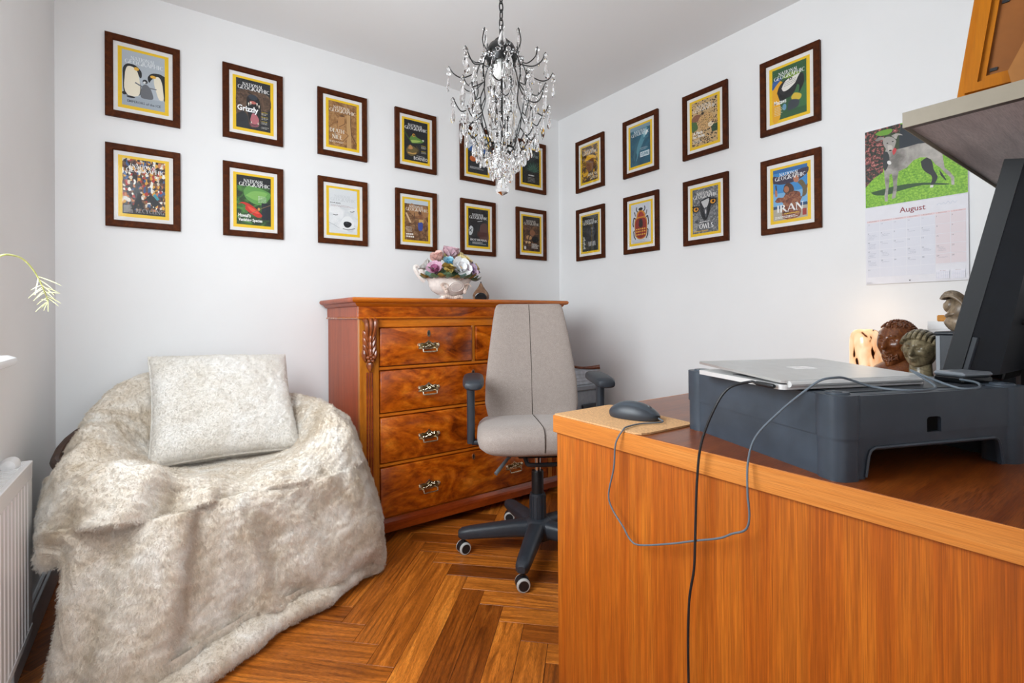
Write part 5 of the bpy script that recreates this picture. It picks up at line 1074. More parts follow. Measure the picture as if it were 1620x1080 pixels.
fo = folded(1.97, 2.21, 2.13, 2.41, .592, .672); tag(fo.build('folded_cloth', plain('pale_cloth', '#b9bec6', .9, nz=.08, nscale=30, bump=.2), angle=50), 'pale grey folded cloth on top of the storage crate', 'cloth')
m = MB(); m.tube(cr_spline([(1.98, 2.36, .72), (2.03, 2.29, .702), (2.10, 2.21, .684), (2.15, 2.16, .684), (2.19, 2.12, .690)], 6), [.006] * 8 + [.008] * 6 + list(np.linspace(.008, .014, 11)), 10)
tag(m.build('carved_stick', M['carve']), 'curved brown carved stick lying on the pale folded cloth', 'stick')

# ------------------------------------------------------------------ flower bowl on the chest
fb = thing('flower_bowl', 'cream ceramic bowl filled with porcelain flowers on top of the chest', 'ornament', (1.262, 2.33, 1.0905))
cer = plain('cream_ceramic', '#efe4dc', .18, nz=.04, nscale=40); cer2 = plain('pink_glaze_ceramic', '#e3cdbf', .2, nz=.10, nscale=50)
def petal_bowl(z):  # lobed rim
    return 1
m = MB(); vs = []
PB = [(.050, .0), (.066, .004), (.068, .012), (.052, .018), (.050, .024), (.074, .034), (.102, .052), (.114, .074), (.118, .096), (.130, .112), (.136, .118), (.124, .118), (.10, .095), (.0, .08)]
rows = []
for i, (r_, z) in enumerate(PB):
    row = []
    for k in range(60):
        t = 2 * PI * k / 60; lob = 1 + (.05 * math.cos(8 * t) if 5 <= i <= 11 else 0) * min(1, (i - 3) / 5)
        row.append((r_ * lob * math.cos(t), r_ * lob * .66 * math.sin(t), z + (.006 * math.cos(8 * t) if 8 <= i <= 11 else 0)))
    rows.append(row)
m.rings(rows[:-1]); m.build('bowl', cer, fb, angle=60)
m = MB()
med = [(.042 * math.cos(t), .030 * math.sin(t)) for t in np.linspace(0, 2 * PI, 24, endpoint=False)]
T = frame3((0, -.076, .072), (1, 0, 0), Vector((0, -.55, .83)).normalized(), Vector((0, -.83, -.55)).normalized())
m.prism(med, -.004, .004, 0, T=T, top=.8); m.tube([tuple(T @ Vector((x, y, .001))) for x, y in med], .0035, 6, closed=True)
m.build('medallion', cer, fb)
m = MB(); rr = random.Random(6)
for s_ in (-1, 1):
    for k in range(7):
        t = k / 6; m.ell((s_ * (.055 + .03 * t), -.070 + .022 * t, .045 + .055 * t), (.010, .006, .012), 8, 6)
    m.tube([(s_ * (.07 + .022 * math.cos(a_)), -.074, .072 + .016 * math.sin(a_)) for a_ in np.linspace(0, 4.5, 12)], .003, 6)
for k in range(9): m.ell((rr.uniform(-.05, .05), -.088 + rr.uniform(0, .01), .112 + rr.uniform(-.01, .012)), (.011, .007, .008), 8, 6)
for k in range(10): m.ell((-.05 + k * .0112, -.044, .0165 + .004 * math.sin(k)), (.010, .008, .010), 8, 6)
m.build('relief_scrolls', cer2, fb)
m = MB(); m.tube(cr_spline([(-.145, 0, .10), (-.165, 0, .115), (-.190, 0, .145), (-.200, 0, .168), (-.188, 0, .176), (-.178, 0, .170)], 5), [.010] * 8 + list(np.linspace(.010, .006, 18)), 8, flat=1.2); m.ell((-.165, -.004, .140), (.020, .005, .022), 12, 8); m.build('scroll_handle', cer, fb)
def flower(c, d, r_, n, hexes, name='flower', open_=.6, layers=2, seed=0):
    r_ *= 1.22; open_ = min(.8, open_ * 1.12)
    d = Vector(d).normalized(); x = d.orthogonal().normalized(); y = d.cross(x); mb = MB(); rq = random.Random(seed)
    for L in range(layers):
        rl = r_ * (1 - .32 * L); op = open_ * (1 - .45 * L)
        for k in range(n):
            a_ = 2 * PI * (k + .5 * L) / n + rq.uniform(-.1, .1); rad = x * math.cos(a_) + y * math.sin(a_); tan = d.cross(rad)
            P = []
            for i, s_ in enumerate(np.linspace(0, 1, 5)):
                w_ = rl * .52 * math.sin(PI * min(.93, .12 + .80 * s_)) ** .8
                out = rl * (op * s_ + .12); up_h = rl * (1 - op * .8) * s_ + rl * .10 * L + rl * .15 * s_ * s_ * (1 if op < .7 else -1)
                P.append([tuple(rad * (out - .10 * rl * abs(q) ** 2 * 0) + d * (up_h + .16 * rl * q * q * (1 - s_) ) + tan * (w_ * q)) for q in np.linspace(-1, 1, 5)])
            P = np.array(P); mb.grid(P, min(L, len(hexes) - 1)); mb.grid((P - np.array(d) * .0012)[::-1], min(L, len(hexes) - 1))
    mb.ell((0, 0, 0), (1, 1, 1), 8, 6, len(hexes) - 1, T=Matrix.Translation(d * r_ * .22) @ Matrix.Diagonal((r_ * .17, r_ * .17, r_ * .17, 1)))
    mats = [plain('petal_' + h_[1:], h_, .22, nz=.10, nscale=60) for h_ in hexes]
    return mb.build(name, mats, fb, loc=c, angle=50)
FL = [((-.095, -.03, .150), (-.6, -.6, .6), .048, 7, ['#d9b0c4', '#b06a8c'], .55, 2), ((-.065, -.01, .205), (-.5, -.2, .9), .052, 6, ['#e3b8ae', '#d09a90'], .35, 2), ((.005, .0, .232), (.05, -.25, 1), .060, 8, ['#d8b4be', '#b88896', '#a87888'], .40, 2),
 ((-.020, -.03, .195), (-.1, -.6, .7), .036, 6, ['#9fd0e0', '#7fb8d0'], .6, 2), ((-.035, .0, .218), (-.35, -.3, .9), .030, 5, ['#e8dca0', '#d8c080'], .35, 1), ((.062, -.02, .200), (.4, -.5, .8), .055, 6, ['#ecd8a0', '#e0bc70'], .45, 2), ((.022, -.065, .160), (.05, -.95, .5), .060, 6, ['#f2f0ee', '#f0f2f6', '#e8c8a0'], .6, 2),
 ((-.042, -.065, .150), (-.2, -.9, .5), .040, 6, ['#e8d080', '#f0dc98'], .22, 2), ((.085, -.055, .150), (.35, -.8, .5), .048, 6, ['#d8bcd0', '#b090b8'], .5, 2), ((.120, -.015, .165), (.8, -.4, .6), .048, 6, ['#c8bce0', '#a898c8'], .5, 2), ((.140, -.02, .175), (.7, -.6, .6), .030, 6, ['#e0c890', '#b08848'], .35, 1), ((-.11, .03, .17), (-.7, .3, .7), .045, 6, ['#efe8e4', '#e8dcd8'], .5, 2), ((.06, .04, .21), (.3, .6, .8), .05, 6, ['#dcb8c0', '#b88896'], .5, 2)]
for i, (c, d_, r_, n, hx, op, ly) in enumerate(FL): flower(c, d_, r_, n, hx, open_=op, layers=ly, seed=i)
lf = [plain('leaf_green_glaze', '#5f7a5a', .25, nz=.2, nscale=40), plain('leaf_brown_glaze', '#8a7038', .25, nz=.25, nscale=40), plain('leaf_teal_glaze', '#6f948a', .25, nz=.2, nscale=40)]
rr = random.Random(11)
for i in range(20):
    t = -PI + PI * (i % 14) / 13 if i < 14 else rr.uniform(0, 2 * PI)
    c = (.125 * math.cos(t) * (1 if i < 14 else .6), .075 * math.sin(t), .118 + (0 if i < 14 else .05)); d_ = Vector((math.cos(t), .8 * math.sin(t), rr.uniform(-.1, .35))).normalized(); tn = Vector((-d_.y, d_.x, 0)).normalized(); nn = d_.cross(tn) * -1
    P = np.array([[tuple(Vector(c) + d_ * (.062 * s_) + tn * (.026 * q * math.sin(PI * min(.97, .1 + .88 * s_)) ** .7) + nn * (-.016 * q * q * (1 - s_) + .012 * math.sin(PI * s_) - .010 * s_)) for q in np.linspace(-1, 1, 5)] for s_ in np.linspace(0, 1, 7)])
    mb = MB(); mb.grid(P); mb.grid((P - np.array((0, 0, .0015)))[::-1]); mb.tube([tuple(p[2] + np.array((0, 0, .001))) for p in P], .0012, 5); mb.build('leaf', lf[(0, 1, 2, 0, 1)[i % 5]], fb, angle=50)
m = MB(); m.ell((0, 0, .13), (.12, .07, .05), 16, 8); m.build('flower_mound', lf[0], fb)
# pear-shaped ornament
po = thing('pear_ornament', 'small brown pear-shaped wooden ornament with a dark round opening beside the flower bowl', 'ornament', (1.425, 2.27, 1.0905))
m = MB(); m.lathe([(.034, 0), (.045, .012), (.046, .028), (.038, .046), (.025, .062), (.014, .078), (.008, .090), (.005, .096), (0, .098)], 28); m.build('body', mottle('brown_gourd', [(.3, '#5a3a26'), (.5, '#86634a'), (.7, '#b09680')], 20, .8), po, angle=60)
m = MB(); T = RT((-.02, -.030, .018), rz=-.6) @ Matrix.Rotation(PI / 2 + .12, 4, 'X'); m.prism(sell(.030, .024, 2, 24), -.006, .010, 0, T=T, top=.92); m.tube([tuple(T @ Vector((x, y, .010))) for x, y in sell(.029, .023, 2, 20)], .003, 6, closed=True); m.build('opening', M['gloss_black'], po)
m = MB(); m.tube([(0, 0, .095), (.0, 0, .104)], [.003, .004], 8); m.build('stem', M['black'], po)

# ------------------------------------------------------------------ radiator
rd = thing('radiator', 'white ribbed panel radiator on the window wall', 'radiator', (-.31, 1.2, .16))
RX, RY0, RY1, RZ0, RZ1 = -.285, .55, 1.83, .165, .622
m = MB(); ys = [RY0]; 
pitch = .0333; y = RY0; ribs = []
pts = [(-.312, RY0), (RX, RY0)]
y = RY0 + .02
while y < RY1 - .03:
    pts += [(RX, y), (RX - .007, y + .004), (RX - .007, y + .009), (RX, y + .013)]; y += pitch
pts += [(RX, RY1), (-.312, RY1)]
m.prism(pts[::-1] if False else pts, RZ0 + .022, RZ1 - .045, 0)
m.box(-.312, RX + .001, RY0, RY1, RZ1 - .045, RZ1 - .008, bev=.003); m.box(-.312, RX + .001, RY0, RY1, RZ0, RZ0 + .022, bev=.003); m.build('front_panel', M['radiator'], rd, world=True, angle=25)
m = MB(); m.box(-.334, RX + .0015, RY0 - .001, RY1 + .002, RZ1 - .012, RZ1, bev=.002)
for k in range(60): m.box(-.329, -.294, RY0 + .02 + k * .0205, RY0 + .03 + k * .0205, RZ1 - .001, RZ1 + .0012)
m.build('top_grille', M['radiator'], rd, world=True)
m = MB(); m.box(-.332, -.312, RY1 - .003, RY1 + .001, RZ0, RZ1 - .01).box(-.334, -.313, RY0, RY0 + .004, RZ0, RZ1 - .01); m.build('side_cover', M['radiator'], rd, world=True)
m = MB(); m.lathe([(0, -.022), (.012, -.022), (.018, -.016), (.019, .008), (.014, .02), (0, .023)], 20, T=RT((-.316, 1.765, .630)) @ Matrix.Rotation(PI / 2, 4, 'X')); m.build('valve_knob', M['trim'], rd, world=True)
m = MB(); m.cyl((-.322, RY1 - .03, .165), (-.322, RY1 - .03, 0), .0075, 12); m.build('pipe', M['trim'], rd, world=True)

# ------------------------------------------------------------------ plant on the window sill
pl = thing('trailing_plant', 'pale yellow-green trailing plant arching from the window sill', 'plant', (-.315, 1.18, .915))
m = MB(); m.lathe([(.030, 0), (.045, .075), (.047, .085), (.040, .085), (.036, .075)], 24); m.build('pot', cer, pl)
m = MB(); m.lathe([(0, .070), (.0365, .072)], 20); m.build('soil', M['plank_gap'], pl)
leafm = plain('lime_leaf', '#f0f3b0', .5, nz=.10); stm = plain('lime_stem', '#e2ea86', .5, nz=.08)
stem = cr_spline([(-.305, 1.19, .98), (-.27, 1.22, 1.07), (-.245, 1.29, 1.118), (-.24, 1.38, 1.130), (-.24, 1.47, 1.130), (-.24, 1.56, 1.117), (-.24, 1.63, 1.098), (-.24, 1.69, 1.075), (-.24, 1.745, 1.050)], 6)
m = MB(); m.tube(stem, np.linspace(.0022, .0011, len(stem)), 7); m.build('stem', stm, pl, world=True)
m = MB(); m.tube(cr_spline([(-.32, 1.17, .98), (-.33, 1.10, 1.10), (-.32, 1.0, 1.16), (-.31, .88, 1.14)], 6), .002, 7); m.build('stem', stm, pl, world=True)
rr = random.Random(4)
def leafblade(p, d, L):
    p = Vector(p); d = Vector(d).normalized(); b2 = d.cross(Vector((.2, 1, .1))).normalized(); mb = MB()
    P = np.array([[tuple(p + d * (L * s_) + b2 * (.0011 * q * math.sin(PI * min(.95, .15 + .8 * s_))) + Vector((.0006 * (1 - abs(q)), 0, -.006 * s_ * s_))) for q in (-1, 0, 1)] for s_ in np.linspace(0, 1, 5)])
    mb.grid(P); mb.grid((P - np.array((0, .0007, 0)))[::-1]); mb.build('leaf', leafm, pl, world=True, angle=0)
for i in range(28, len(stem)):
    p = stem[i]; t = Vector(stem[min(i + 1, len(stem) - 1)] - stem[i - 1]).normalized(); nrm = t.cross(Vector((1, 0, 0))).normalized()
    if i < 36 and i % 3: continue
    for s_ in (-1, 1):
        if rr.random() < .40: continue
        d_ = Vector((s_, 0, 0)) * rr.uniform(.8, 1.1) + nrm * s_ * rr.uniform(-.4, .4) + t * rr.uniform(.1, .5) + Vector((0, 0, rr.uniform(-.5, -.05))); leafblade(p, d_, rr.uniform(.020, .036))
for k in range(5): leafblade(stem[-1], Vector((rr.uniform(-.3, .3), rr.uniform(.0, .8), rr.uniform(-1, .1))), .022)
leafblade(stem[35], (-.15, -.1, -1), .036); leafblade(stem[34], (1, .3, -.35), .045)

# ------------------------------------------------------------------ things at the back of the desk
lm = thing('glass_lamp', 'glowing tortoiseshell glass dome lamp on the desk by the right wall', 'lamp', (2.17, .718, DZ + .001))
def lampmat():
    t = NT('tortoiseshell_glass'); t.rough(.12)
    v = t.coords((1, 1, .42)); f_ = t.noise(v, 30, 2, .4, .6); c = t.ramp(f_, [(.385, '#2a1006'), (.40, '#6a3410'), (.42, '#d9b08a'), (.60, '#e6cdb0')]); t.l(c, t.b.inputs['Base Color'])
    e = t.ramp(f_, [(.385, '#080200'), (.40, '#5a2606'), (.42, '#ffb070'), (.60, '#ffd2a0')]); t.l(e, t.b.inputs['Emission Color'])
    sp = t.n('ShaderNodeSeparateXYZ'); tc = t.n('ShaderNodeTexCoord'); t.l(tc.outputs['Object'], sp.inputs[0]); t.b.inputs['Emission Strength'].default_value = .36
    return t.m
m = MB(); m.lathe([(.050, .02), (.0515, .05), (.0515, .15), (.050, .170), (.045, .188), (.036, .199), (.022, .204), (0, .205)], 36); m.build('shade', lampmat(), lm, angle=60)
m = MB(); m.lathe([(.045, 0), (.048, .004), (.048, .018), (.03, .022), (.0, .022)], 28); m.build('base', M['brass_dark'], lm)
pl_d = bpy.data.lights.new('glass_lamp_light', 'POINT'); pl_d.energy = .12; pl_d.color = (1, .72, .45); pl_d.shadow_soft_size = .04; plo = bpy.data.objects.new('glass_lamp_light', pl_d); C.objects.link(plo); plo.location = (2.17, .718, DZ + .27)

def gauss(p, c, s): return math.exp(-sum(((p[i] - c[i]) / s[i]) ** 2 for i in range(3)))
def head(name, label, loc, rz, h, feats, mat, hair_m, bust_fn, cat='sculpture'):
    """carved head facing local -Y: one continuous mesh from chest to crown"""
    t = thing(name, label, cat, loc, rz)
    bm_ = bmesh.new(); bmesh.ops.create_icosphere(bm_, subdivisions=5, radius=1)
    def deform(p):
        p = Vector(p).normalized(); x, y, z = p
        fz = ((1 - min(.999, abs(z)) ** 2.9) ** (1 / 2.9)) / math.sqrt(max(1e-3, 1 - min(.9995, z * z))) if z < 0 else 1
        q = Vector((x * .74 * fz, y * .90 * fz, z))
        q.x *= 1 - .30 * max(0, -z) ** 1.4; q.y *= 1 - .16 * max(0, -z) if y < 0 else 1 - .45 * max(0, -z) ** 1.5
        if y > 0: q.y += .10 * max(0, z + .2) * y
        n = p.normalized(); dsp = 0
        for c, s_, a_ in feats: dsp += 1.7 * a_ * gauss(p, c, s_)
        q += n * dsp
        return q
    s = h / 2
    for v in bm_.verts: v.co = deform(v.co) * s
    mb = MB(); mb.bm(bm_, 0, Matrix.Translation((0, 0, 0)))
    mb.build('head', mat, t, loc=(0, 0, bust_fn['hz']), angle=0).data.polygons.foreach_set('use_smooth', [True] * 20480)
    for sx in (-1, 1):
        c = deform((.30 * sx, -.93, .095)) * s; mb = MB(); mb.ell(tuple(c), (.115 * s, .07 * s, .058 * s), 14, 8); mb.tube([tuple(Vector(c) + Vector((k * .10 * s, -.058 * s + .03 * s * k * k, (.012 - .03 * k * k) * s))) for k in np.linspace(-1.1, 1.1, 7)], .014 * s, 6); mb.build('eye', mat, t, loc=(0, 0, bust_fn['hz']), angle=60)
        mb = MB(); mb.tube([tuple(deform((x_ * sx, -.93, .27 + .05 * math.sin((x_ - .08) * 5))) * s) for x_ in np.linspace(.08, .55, 7)], [.02 * s, .035 * s, .04 * s, .04 * s, .035 * s, .03 * s, .015 * s], 6); mb.build('brow', mat, t, loc=(0, 0, bust_fn['hz']), angle=60)
    mb = MB()
    for z_, w_, th_ in ((-.445, .25, .038), (-.545, .21, .045)): mb.tube([tuple(deform((x_, -.97, z_ + .02 * math.cos(x_ * 12))) * s * 1.01) for x_ in np.linspace(-w_, w_, 9)], [.008 * s] + [th_ * s * (1 - .5 * abs(k)) for k in np.linspace(-.9, .9, 7)] + [.008 * s], 8)
    mb.build('lips', mat, t, loc=(0, 0, bust_fn['hz']), angle=60)
    if 'beard' in bust_fn:
        mb = MB(); rb = random.Random(2)
        for k in range(90):
            a_ = rb.uniform(-.75, .75); z_ = rb.uniform(-1.0, -.66); c = deform((math.sin(a_) * .8, -math.cos(a_), z_)) * s; mb.ell(tuple(c), (.05 * s, .05 * s, .055 * s), 6, 4)
        mb.build('beard', mat, t, loc=(0, 0, bust_fn['hz']), angle=60)
    mb = MB(); mb.lathe(bust_fn['neck'], 28, sx=1, sy=.9)
    mb.build('bust', mat, t, angle=70)
    return t, s
eye = lambda sx, d=-.075: ((sx * .30, -.90, .10), (.17, .3, .09), d)
face = [((0, -1, -.10), (.10, .5, .22), .15), ((0, -1, -.20), (.17, .4, .09), .10), eye(1), eye(-1), ((.28, -.92, .11), (.10, .2, .045), .03), ((-.28, -.92, .11), (.10, .2, .045), .03),
        ((.30, -.9, .27), (.22, .3, .07), .05), ((-.30, -.9, .27), (.22, .3, .07), .05), ((0, -1, -.44), (.22, .4, .055), .07), ((0, -1, -.56), (.20, .4, .05), .07), ((0, -1, -.50), (.26, .4, .022), -.05), ((0, -.85, -.82), (.28, .5, .16), .06),
        ((.52, -.72, -.15), (.2, .3, .18), .04), ((-.52, -.72, -.15), (.2, .3, .18), .04), ((.98, .05, -.02), (.14, .13, .24), .12), ((-.98, .05, -.02), (.14, .13, .24), .12), ((.42, -.82, -.42), (.16, .3, .18), -.04), ((-.42, -.82, -.42), (.16, .3, .18), -.04)]
wd1 = wood('dark_carved_wood', [(.25, '#4a2412'), (.5, '#75401f'), (.8, '#9c6032')], (3, 3, 1), 30, 1.0, .32, .3, bump=.06, coat=.4)
b1, s1 = head('carved_bust', 'dark brown carved wooden bust of a bearded man, beside the glowing lamp', (2.04, .580, DZ + .001), math.radians(-104), .148, face + [((0, -.8, -.95), (.34, .5, .22), .26), ((0, -.95, -.66), (.24, .3, .09), .05)], wd1, None, dict(hz=.165, beard=1, neck=[(.075, 0), (.088, .03), (.086, .055), (.066, .082), (.040, .098), (.034, .112), (.034, .135)]))
mb = MB(); rr = random.Random(3)
for k in range(750):
    z = rr.uniform(-.25, 1); t = rr.uniform(0, 2 * PI); r_ = math.sqrt(max(0, 1 - z * z)); x, y = r_ * math.cos(t), r_ * math.sin(t)
    if y < -.25 and z < .66: continue
    if y < .15 and z < .25: continue
    q = Vector((x * .76, y * .95 + (.10 * (z + .2) * y if y > 0 else 0), z * 1.02)) * s1; mb.ell(tuple(q), (.0034, .0034, .0034), 6, 4)
mb.build('curly_hair', wd1, b1, loc=(0, 0, .165))
stn = mottle('green_brown_stone', [(.3, '#4a4434'), (.5, '#7c7056'), (.7, '#a89a78')], 30, 1.2); stn.node_tree.nodes['Principled BSDF'].inputs['Roughness'].default_value = .22
b2, s2_ = head('stone_bust', 'polished grey-green stone bust of a woman with braided hair, right of the wooden bust', (1.945, .496, DZ + .001), math.radians(-98), .116, face + [((0, -1, -.50), (.26, .35, .14), .05)], stn, None, dict(hz=.148, neck=[(.036, 0), (.040, .02), (.036, .055), (.030, .075), (.028, .11), (.030, .125)]))
mb = MB()
for k in range(9):
    a_ = -1.15 + 2.3 * k / 8
    P = [Vector((math.sin(a_) * math.cos(e) * .80, -math.cos(e) * math.cos(a_) * .96 if False else -math.cos(e) * .98, 0)) for e in (0,)]
    path = []
    for e in np.linspace(.62, 2.9, 14):  # from brow over the crown to the nape
        y_, z_ = -math.cos(e), math.sin(e); w_ = math.sin(a_) * .78
        c_ = math.sqrt(max(.05, 1 - (math.sin(a_) * .95) ** 2)); path.append(tuple(Vector((w_, y_ * c_ * 1.0 + (.08 * y_ if y_ > 0 else 0), z_ * c_ * 1.03)) * s2_))
    mb.tube(path, .0058, 8)
mb.build('braids', stn, b2, loc=(0, 0, .148))
# black box (printer-like unit)
bb = thing('black_printer', 'black box-shaped printer at the back of the desk behind the monitor', 'printer', (1.95, .294, DZ + .001))
m = MB(); m.box(-.115, .155, -.14, .140, 0, .203, bev=.006); m.box(-.118, .157, -.142, .142, .199, .208, bev=.003); m.build('body', M['black2'], bb)
m = MB(); m.prism(rrect(.075, .075, .018, 5), 0, .003, 0, T=frame3((-.115, .035, .095), (0, -1, 0), (0, 0, 1), (-1, 0, 0))); m.build('front_door', M['gloss_black'], bb)
m = MB(); m.box(-.117, -.114, .128, .138, .004, .196, bev=.001); m.build('grey_trim', plain('grey_trim', '#8f949a', .4), bb)
# sculpture on the printer
scu = thing('seated_sculpture', 'brown stone sculpture of a draped figure bowing its head, on top of the printer', 'sculpture', (1.902, .396, DZ + .2095), math.radians(-8))
gst = mottle('brown_soapstone', [(.3, '#4e3f30'), (.5, '#86745e'), (.7, '#b09c84')], 34, 1.4, (1, 1, .4)); gst.node_tree.nodes['Principled BSDF'].inputs['Roughness'].default_value = .35
mb = MB()
def blob(bm_, cy, cz, ry, rz, rx, tilt, fn=None):
    """soft carved mass in the figure's own plane (y sideways, z up)"""
    b_ = bmesh.new(); bmesh.ops.create_icosphere(b_, subdivisions=3, radius=1)
    for v in b_.verts:
        p = v.co.copy()
        if fn: p = fn(p)
        q = Vector((p.x * rx, p.y * ry, p.z * rz)); c_, s_ = math.cos(tilt), math.sin(tilt)
        v.co = Vector((q.x, cy + q.y * c_ - q.z * s_, cz + q.y * s_ + q.z * c_))
    mb.bm(b_)
blob(mb, -.004, .026, .034, .030, .030, 0, lambda p: Vector((p.x, p.y * (1.05 + .05 * math.cos(6 * p.z)), max(p.z, -.86))))      # lap
blob(mb, -.008, .060, .030, .038, .028, .35, lambda p: Vector((p.x, p.y * (1 - .18 * p.z), p.z)))                                  # bent back
blob(mb, .006, .050, .026, .010, .028, -.25)                                                                                      # folded arm
mb.build('draped_body', gst, scu, angle=70)
mb = MB(); blob(mb, .016, .076, .018, .023, .020, .30, lambda p: Vector((p.x, p.y + .16 * gauss(p, (0, 1, -.05), (.35, .4, .22)) - .12 * gauss(p, (0, 1, .28), (.6, .4, .14)) + .08 * gauss(p, (0, 1, -.5), (.4, .4, .12)), p.z)))
mb.build('face', gst, scu, angle=70)
mb = MB()
for k in range(11):
    x_ = -.024 + .0048 * k; f_ = 1 - (x_ / .030) ** 2
    mb.tube(cr_spline([(x_, .034 - .004 * (1 - f_), .094), (x_, .026, .094 + .018 * f_ + .002 * (k % 2)), (x_, .006, .096 + .018 * f_), (x_, -.016, .078 + .014 * f_), (x_, -.030, .050 + .006 * f_), (x_, -.036, .024)], 4), [.0046] * 8 + list(np.linspace(.0052, .0034, 13)), 6)
mb.build('hair', gst, scu, angle=70)
wb = thing('white_box', 'white box standing on the desk behind the printer', 'box', (2.245, .496, DZ + .001))
m = MB(); m.box(-.045, .045, -.05, .045, 0, .232, bev=.002); m.box(-.046, .046, -.051, .046, .205, .2335, bev=.002); m.build('body', M['trim'], wb)
m = MB(); m.box(-.036, .030, -.040, .030, 0, .022, bev=.003); tag(m.build('orange_box', plain('orange_card', '#c8862c', .6, nz=.08), loc=(2.245, .487, DZ + .2347)), 'small orange box lying on top of the white box', 'box')

# ------------------------------------------------------------------ chandelier
CHX, CHY = .938, 1.354
cd = thing('chandelier', 'black wire chandelier hung with clear crystal drops, by a chain from the ceiling', 'chandelier', (CHX, CHY, .012)); ZC -= .012
m = MB(); z = 1.965; k = 0
while z < ZC - .035:
    L = .0135; lk = [(L * .52 * math.cos(t), 0, z + .0165 + .0185 * math.sin(t)) for t in np.linspace(0, 2 * PI, 12, endpoint=False)]
    if k % 2: lk = [(y, x, zz) for x, y, zz in lk]
    mb = MB(); mb.tube(lk, .0021, 6, closed=True); mb.build('chain_link', M['bronze'], cd); z += .0285; k += 1
m = MB(); m.lathe([(.0, ZC - .04), (.03, ZC - .035), (.045, ZC - .012), (.048, ZC - .001)], 24); m.build('ceiling_rose', M['bronze'], cd)
m = MB(); m.lathe([(.0, 1.97), (.007, 1.97), (.007, 1.935), (.016, 1.93), (.024, 1.922), (.026, 1.912), (.042, 1.905), (.052, 1.885), (.054, 1.865), (.048, 1.848), (.044, 1.842), (.040, 1.845), (.046, 1.865), (.04, 1.89), (0, 1.9)], 30); m.build('dome', M['bronze'], cd, angle=60)
m = MB(); m.lathe([(0, 1.79), (.014, 1.793), (.026, 1.805), (.031, 1.822), (.027, 1.842), (.016, 1.862), (.014, 1.885)], 20); m.build('bulb', plain('frosted_bulb', '#f1efe9', .15, nz=0), cd, angle=80)
m = MB(); m.lathe([(.040, 1.835), (.046, 1.80), (.050, 1.72), (.046, 1.64), (.036, 1.575), (.033, 1.577), (.043, 1.64), (.047, 1.72), (.043, 1.80), (.037, 1.835), (.040, 1.835)], 28); m.f = m.f[:-2]; m.build('glass_sleeve', M['sleeve'], cd, angle=60)
m = MB()
m.lathe([(.012, 1.885), (.015, 1.855), (.015, 1.845)], 16); m.build('socket', M['matboard'], cd)
m = MB(); m.cyl((0, 0, 1.79), (0, 0, 1.50), .0022, 6); m.build('rod', M['bronze'], cd)
m = MB(); m.tube([(.042 * math.cos(t), .042 * math.sin(t), 1.555) for t in np.linspace(0, 2 * PI, 28, endpoint=False)], .0035, 6, closed=True)
for k in range(4): m.tube([(.042 * math.cos(k * PI / 2), .042 * math.sin(k * PI / 2), 1.555), (0, 0, 1.548)], .002, 6)
m.build('lower_ring', M['bronze'], cd)
# crystal shapes
dm = MB(); dm.lathe([(.0012, 0), (.0050, -.008), (.0105, -.024), (.0130, -.036), (.0100, -.047), (.0, -.053)], 10, sx=1, sy=.42)
drop_me = dm.mesh('crystal_drop', M['crystal'], 5)
dl = MB(); dl.lathe([(.0012, 0), (.007, -.012), (.0130, -.034), (.0130, -.044), (.008, -.060), (.0, -.070)], 8, sx=1, sy=.34); dropl_me = dl.mesh('crystal_drop', M['crystal'], 5)
bd = MB(); bd.lathe([(0, -.0075), (.0050, -.0055), (.0075, 0), (.0050, .0055), (0, .0075)], 8, T=Matrix.Rotation(PI / 2, 4, 'X')); bead_me = bd.mesh('crystal_bead', M['crystal'], 5)
fn_ = MB(); fn_.lathe([(.003, 0), (.010, -.012), (.024, -.048), (.020, -.060), (.0, -.070)], 8); fin_me = fn_.mesh('crystal_finial', M['crystal'], 5)
rq = random.Random(9)
def hang(p, big=False, beads=1, sc_=1.0):
    x, y, z = p; az = math.atan2(y, x) + PI / 2 + rq.uniform(-.5, .5)
    for b_ in range(beads):
        o = link('crystal_bead', bead_me, cd, (x, y, z - .009), (0, 0, az)); o.scale = (sc_,) * 3; z -= .017 * sc_
    o = link('crystal_drop', dropl_me if big else drop_me, cd, (x, y, z), (rq.uniform(-.08, .08), rq.uniform(-.08, .08), az)); o.scale = (sc_,) * 3
def arm(pts, r0=.0019): 
    mb = MB(); c = cr_spline(pts, 5); mb.tube(c, r0, 6); mb.build('arm', M['bronze'], cd); return c[-1]
NA = 8
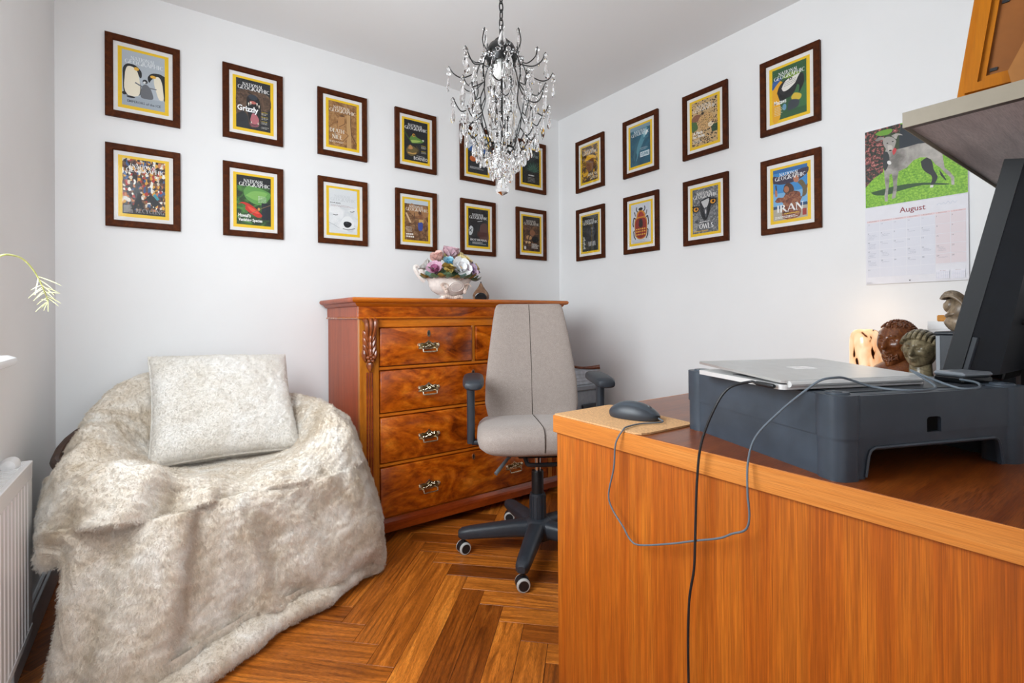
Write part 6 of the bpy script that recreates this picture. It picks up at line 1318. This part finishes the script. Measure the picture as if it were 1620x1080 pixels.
for k in range(NA):
    a_ = 2 * PI * k / NA + .2; ca, sa = math.cos(a_), math.sin(a_)
    W = lambda r_, z, da=0: (r_ * math.cos(a_ + da), r_ * math.sin(a_ + da), z)
    # vertical rib from dome to lower ring, in bows
    arm([W(.050, 1.87), W(.072, 1.845), W(.085, 1.80), W(.080, 1.745), W(.098, 1.70), W(.092, 1.655), W(.078, 1.62), W(.060, 1.58), W(.042, 1.555)])
    # crown hooks
    e = arm([W(.052, 1.862), W(.085, 1.848), W(.115, 1.872), W(.122, 1.905)] if k % 2 else [W(.050, 1.88), W(.072, 1.862), W(.088, 1.89), W(.078, 1.935)]); hang(e, big=(k % 2 == 0), beads=1)
    # outward bows with hanging drops at three heights
    for z0, r0, r1, dz, da, bg in ((1.815, .082, .178, .010, .10, False), (1.755, .082, .150, .012, -.22, True), (1.700, .098, .165, .018, .16, False), (1.655, .092, .140, .012, -.15, True), (1.612, .074, .120, .008, .14, False), (1.575, .052, .088, .006, -.2, False)):
        if rq.random() < .06: continue
        e = arm([W(r0, z0), W((r0 + r1) / 2, z0 - .022, da * .5), W(r1 * .9, z0 - .014, da), W(r1, z0 + dz, da)]); hang(e, bg, beads=2 if z0 > 1.68 else 1); mid = W((r0 + r1) / 2, z0 - .024, da * .5); hang(mid, False, 1, .85)
    for z0, r_ in ((1.545, .044), (1.535, .026)): hang(W(r_, z0, .2), False, 1)
    # bead garland under the dome
    for q in range(4):
        t = q / 4; hgt = 1.872 - .030 * math.sin(PI * (t + .1)); link('crystal_bead', bead_me, cd, W(.066 + .006 * math.sin(PI * t), hgt, 2 * PI / NA * t), (0, 0, a_ + PI / 2))
    hang(W(.07, 1.842, PI / NA), False, 0, .9)
link('crystal_finial', fin_me, cd, (0, 0, 1.468)); link('crystal_bead', bead_me, cd, (0, 0, 1.478)).scale = (1.3,) * 3
for k in range(5): hang((.03 * math.cos(k * 1.256), .03 * math.sin(k * 1.256), 1.515), False, 1)
m = MB(); m.lathe([(.008, 1.55), (.030, 1.545), (.034, 1.53), (.022, 1.515), (.010, 1.505), (.012, 1.49), (0, 1.482)], 12); m.build('glass_bobeche', M['crystal'], cd, angle=5)
for k in range(10):
    a_ = 2 * PI * k / 10; x, y = .036 * math.cos(a_), .036 * math.sin(a_)
    for q in range(3 if k % 2 else 0): link('crystal_drop', dropl_me, cd, (x * 1.35, y * 1.35, 1.80 - q * .075), (0, 0, a_ + PI / 2))
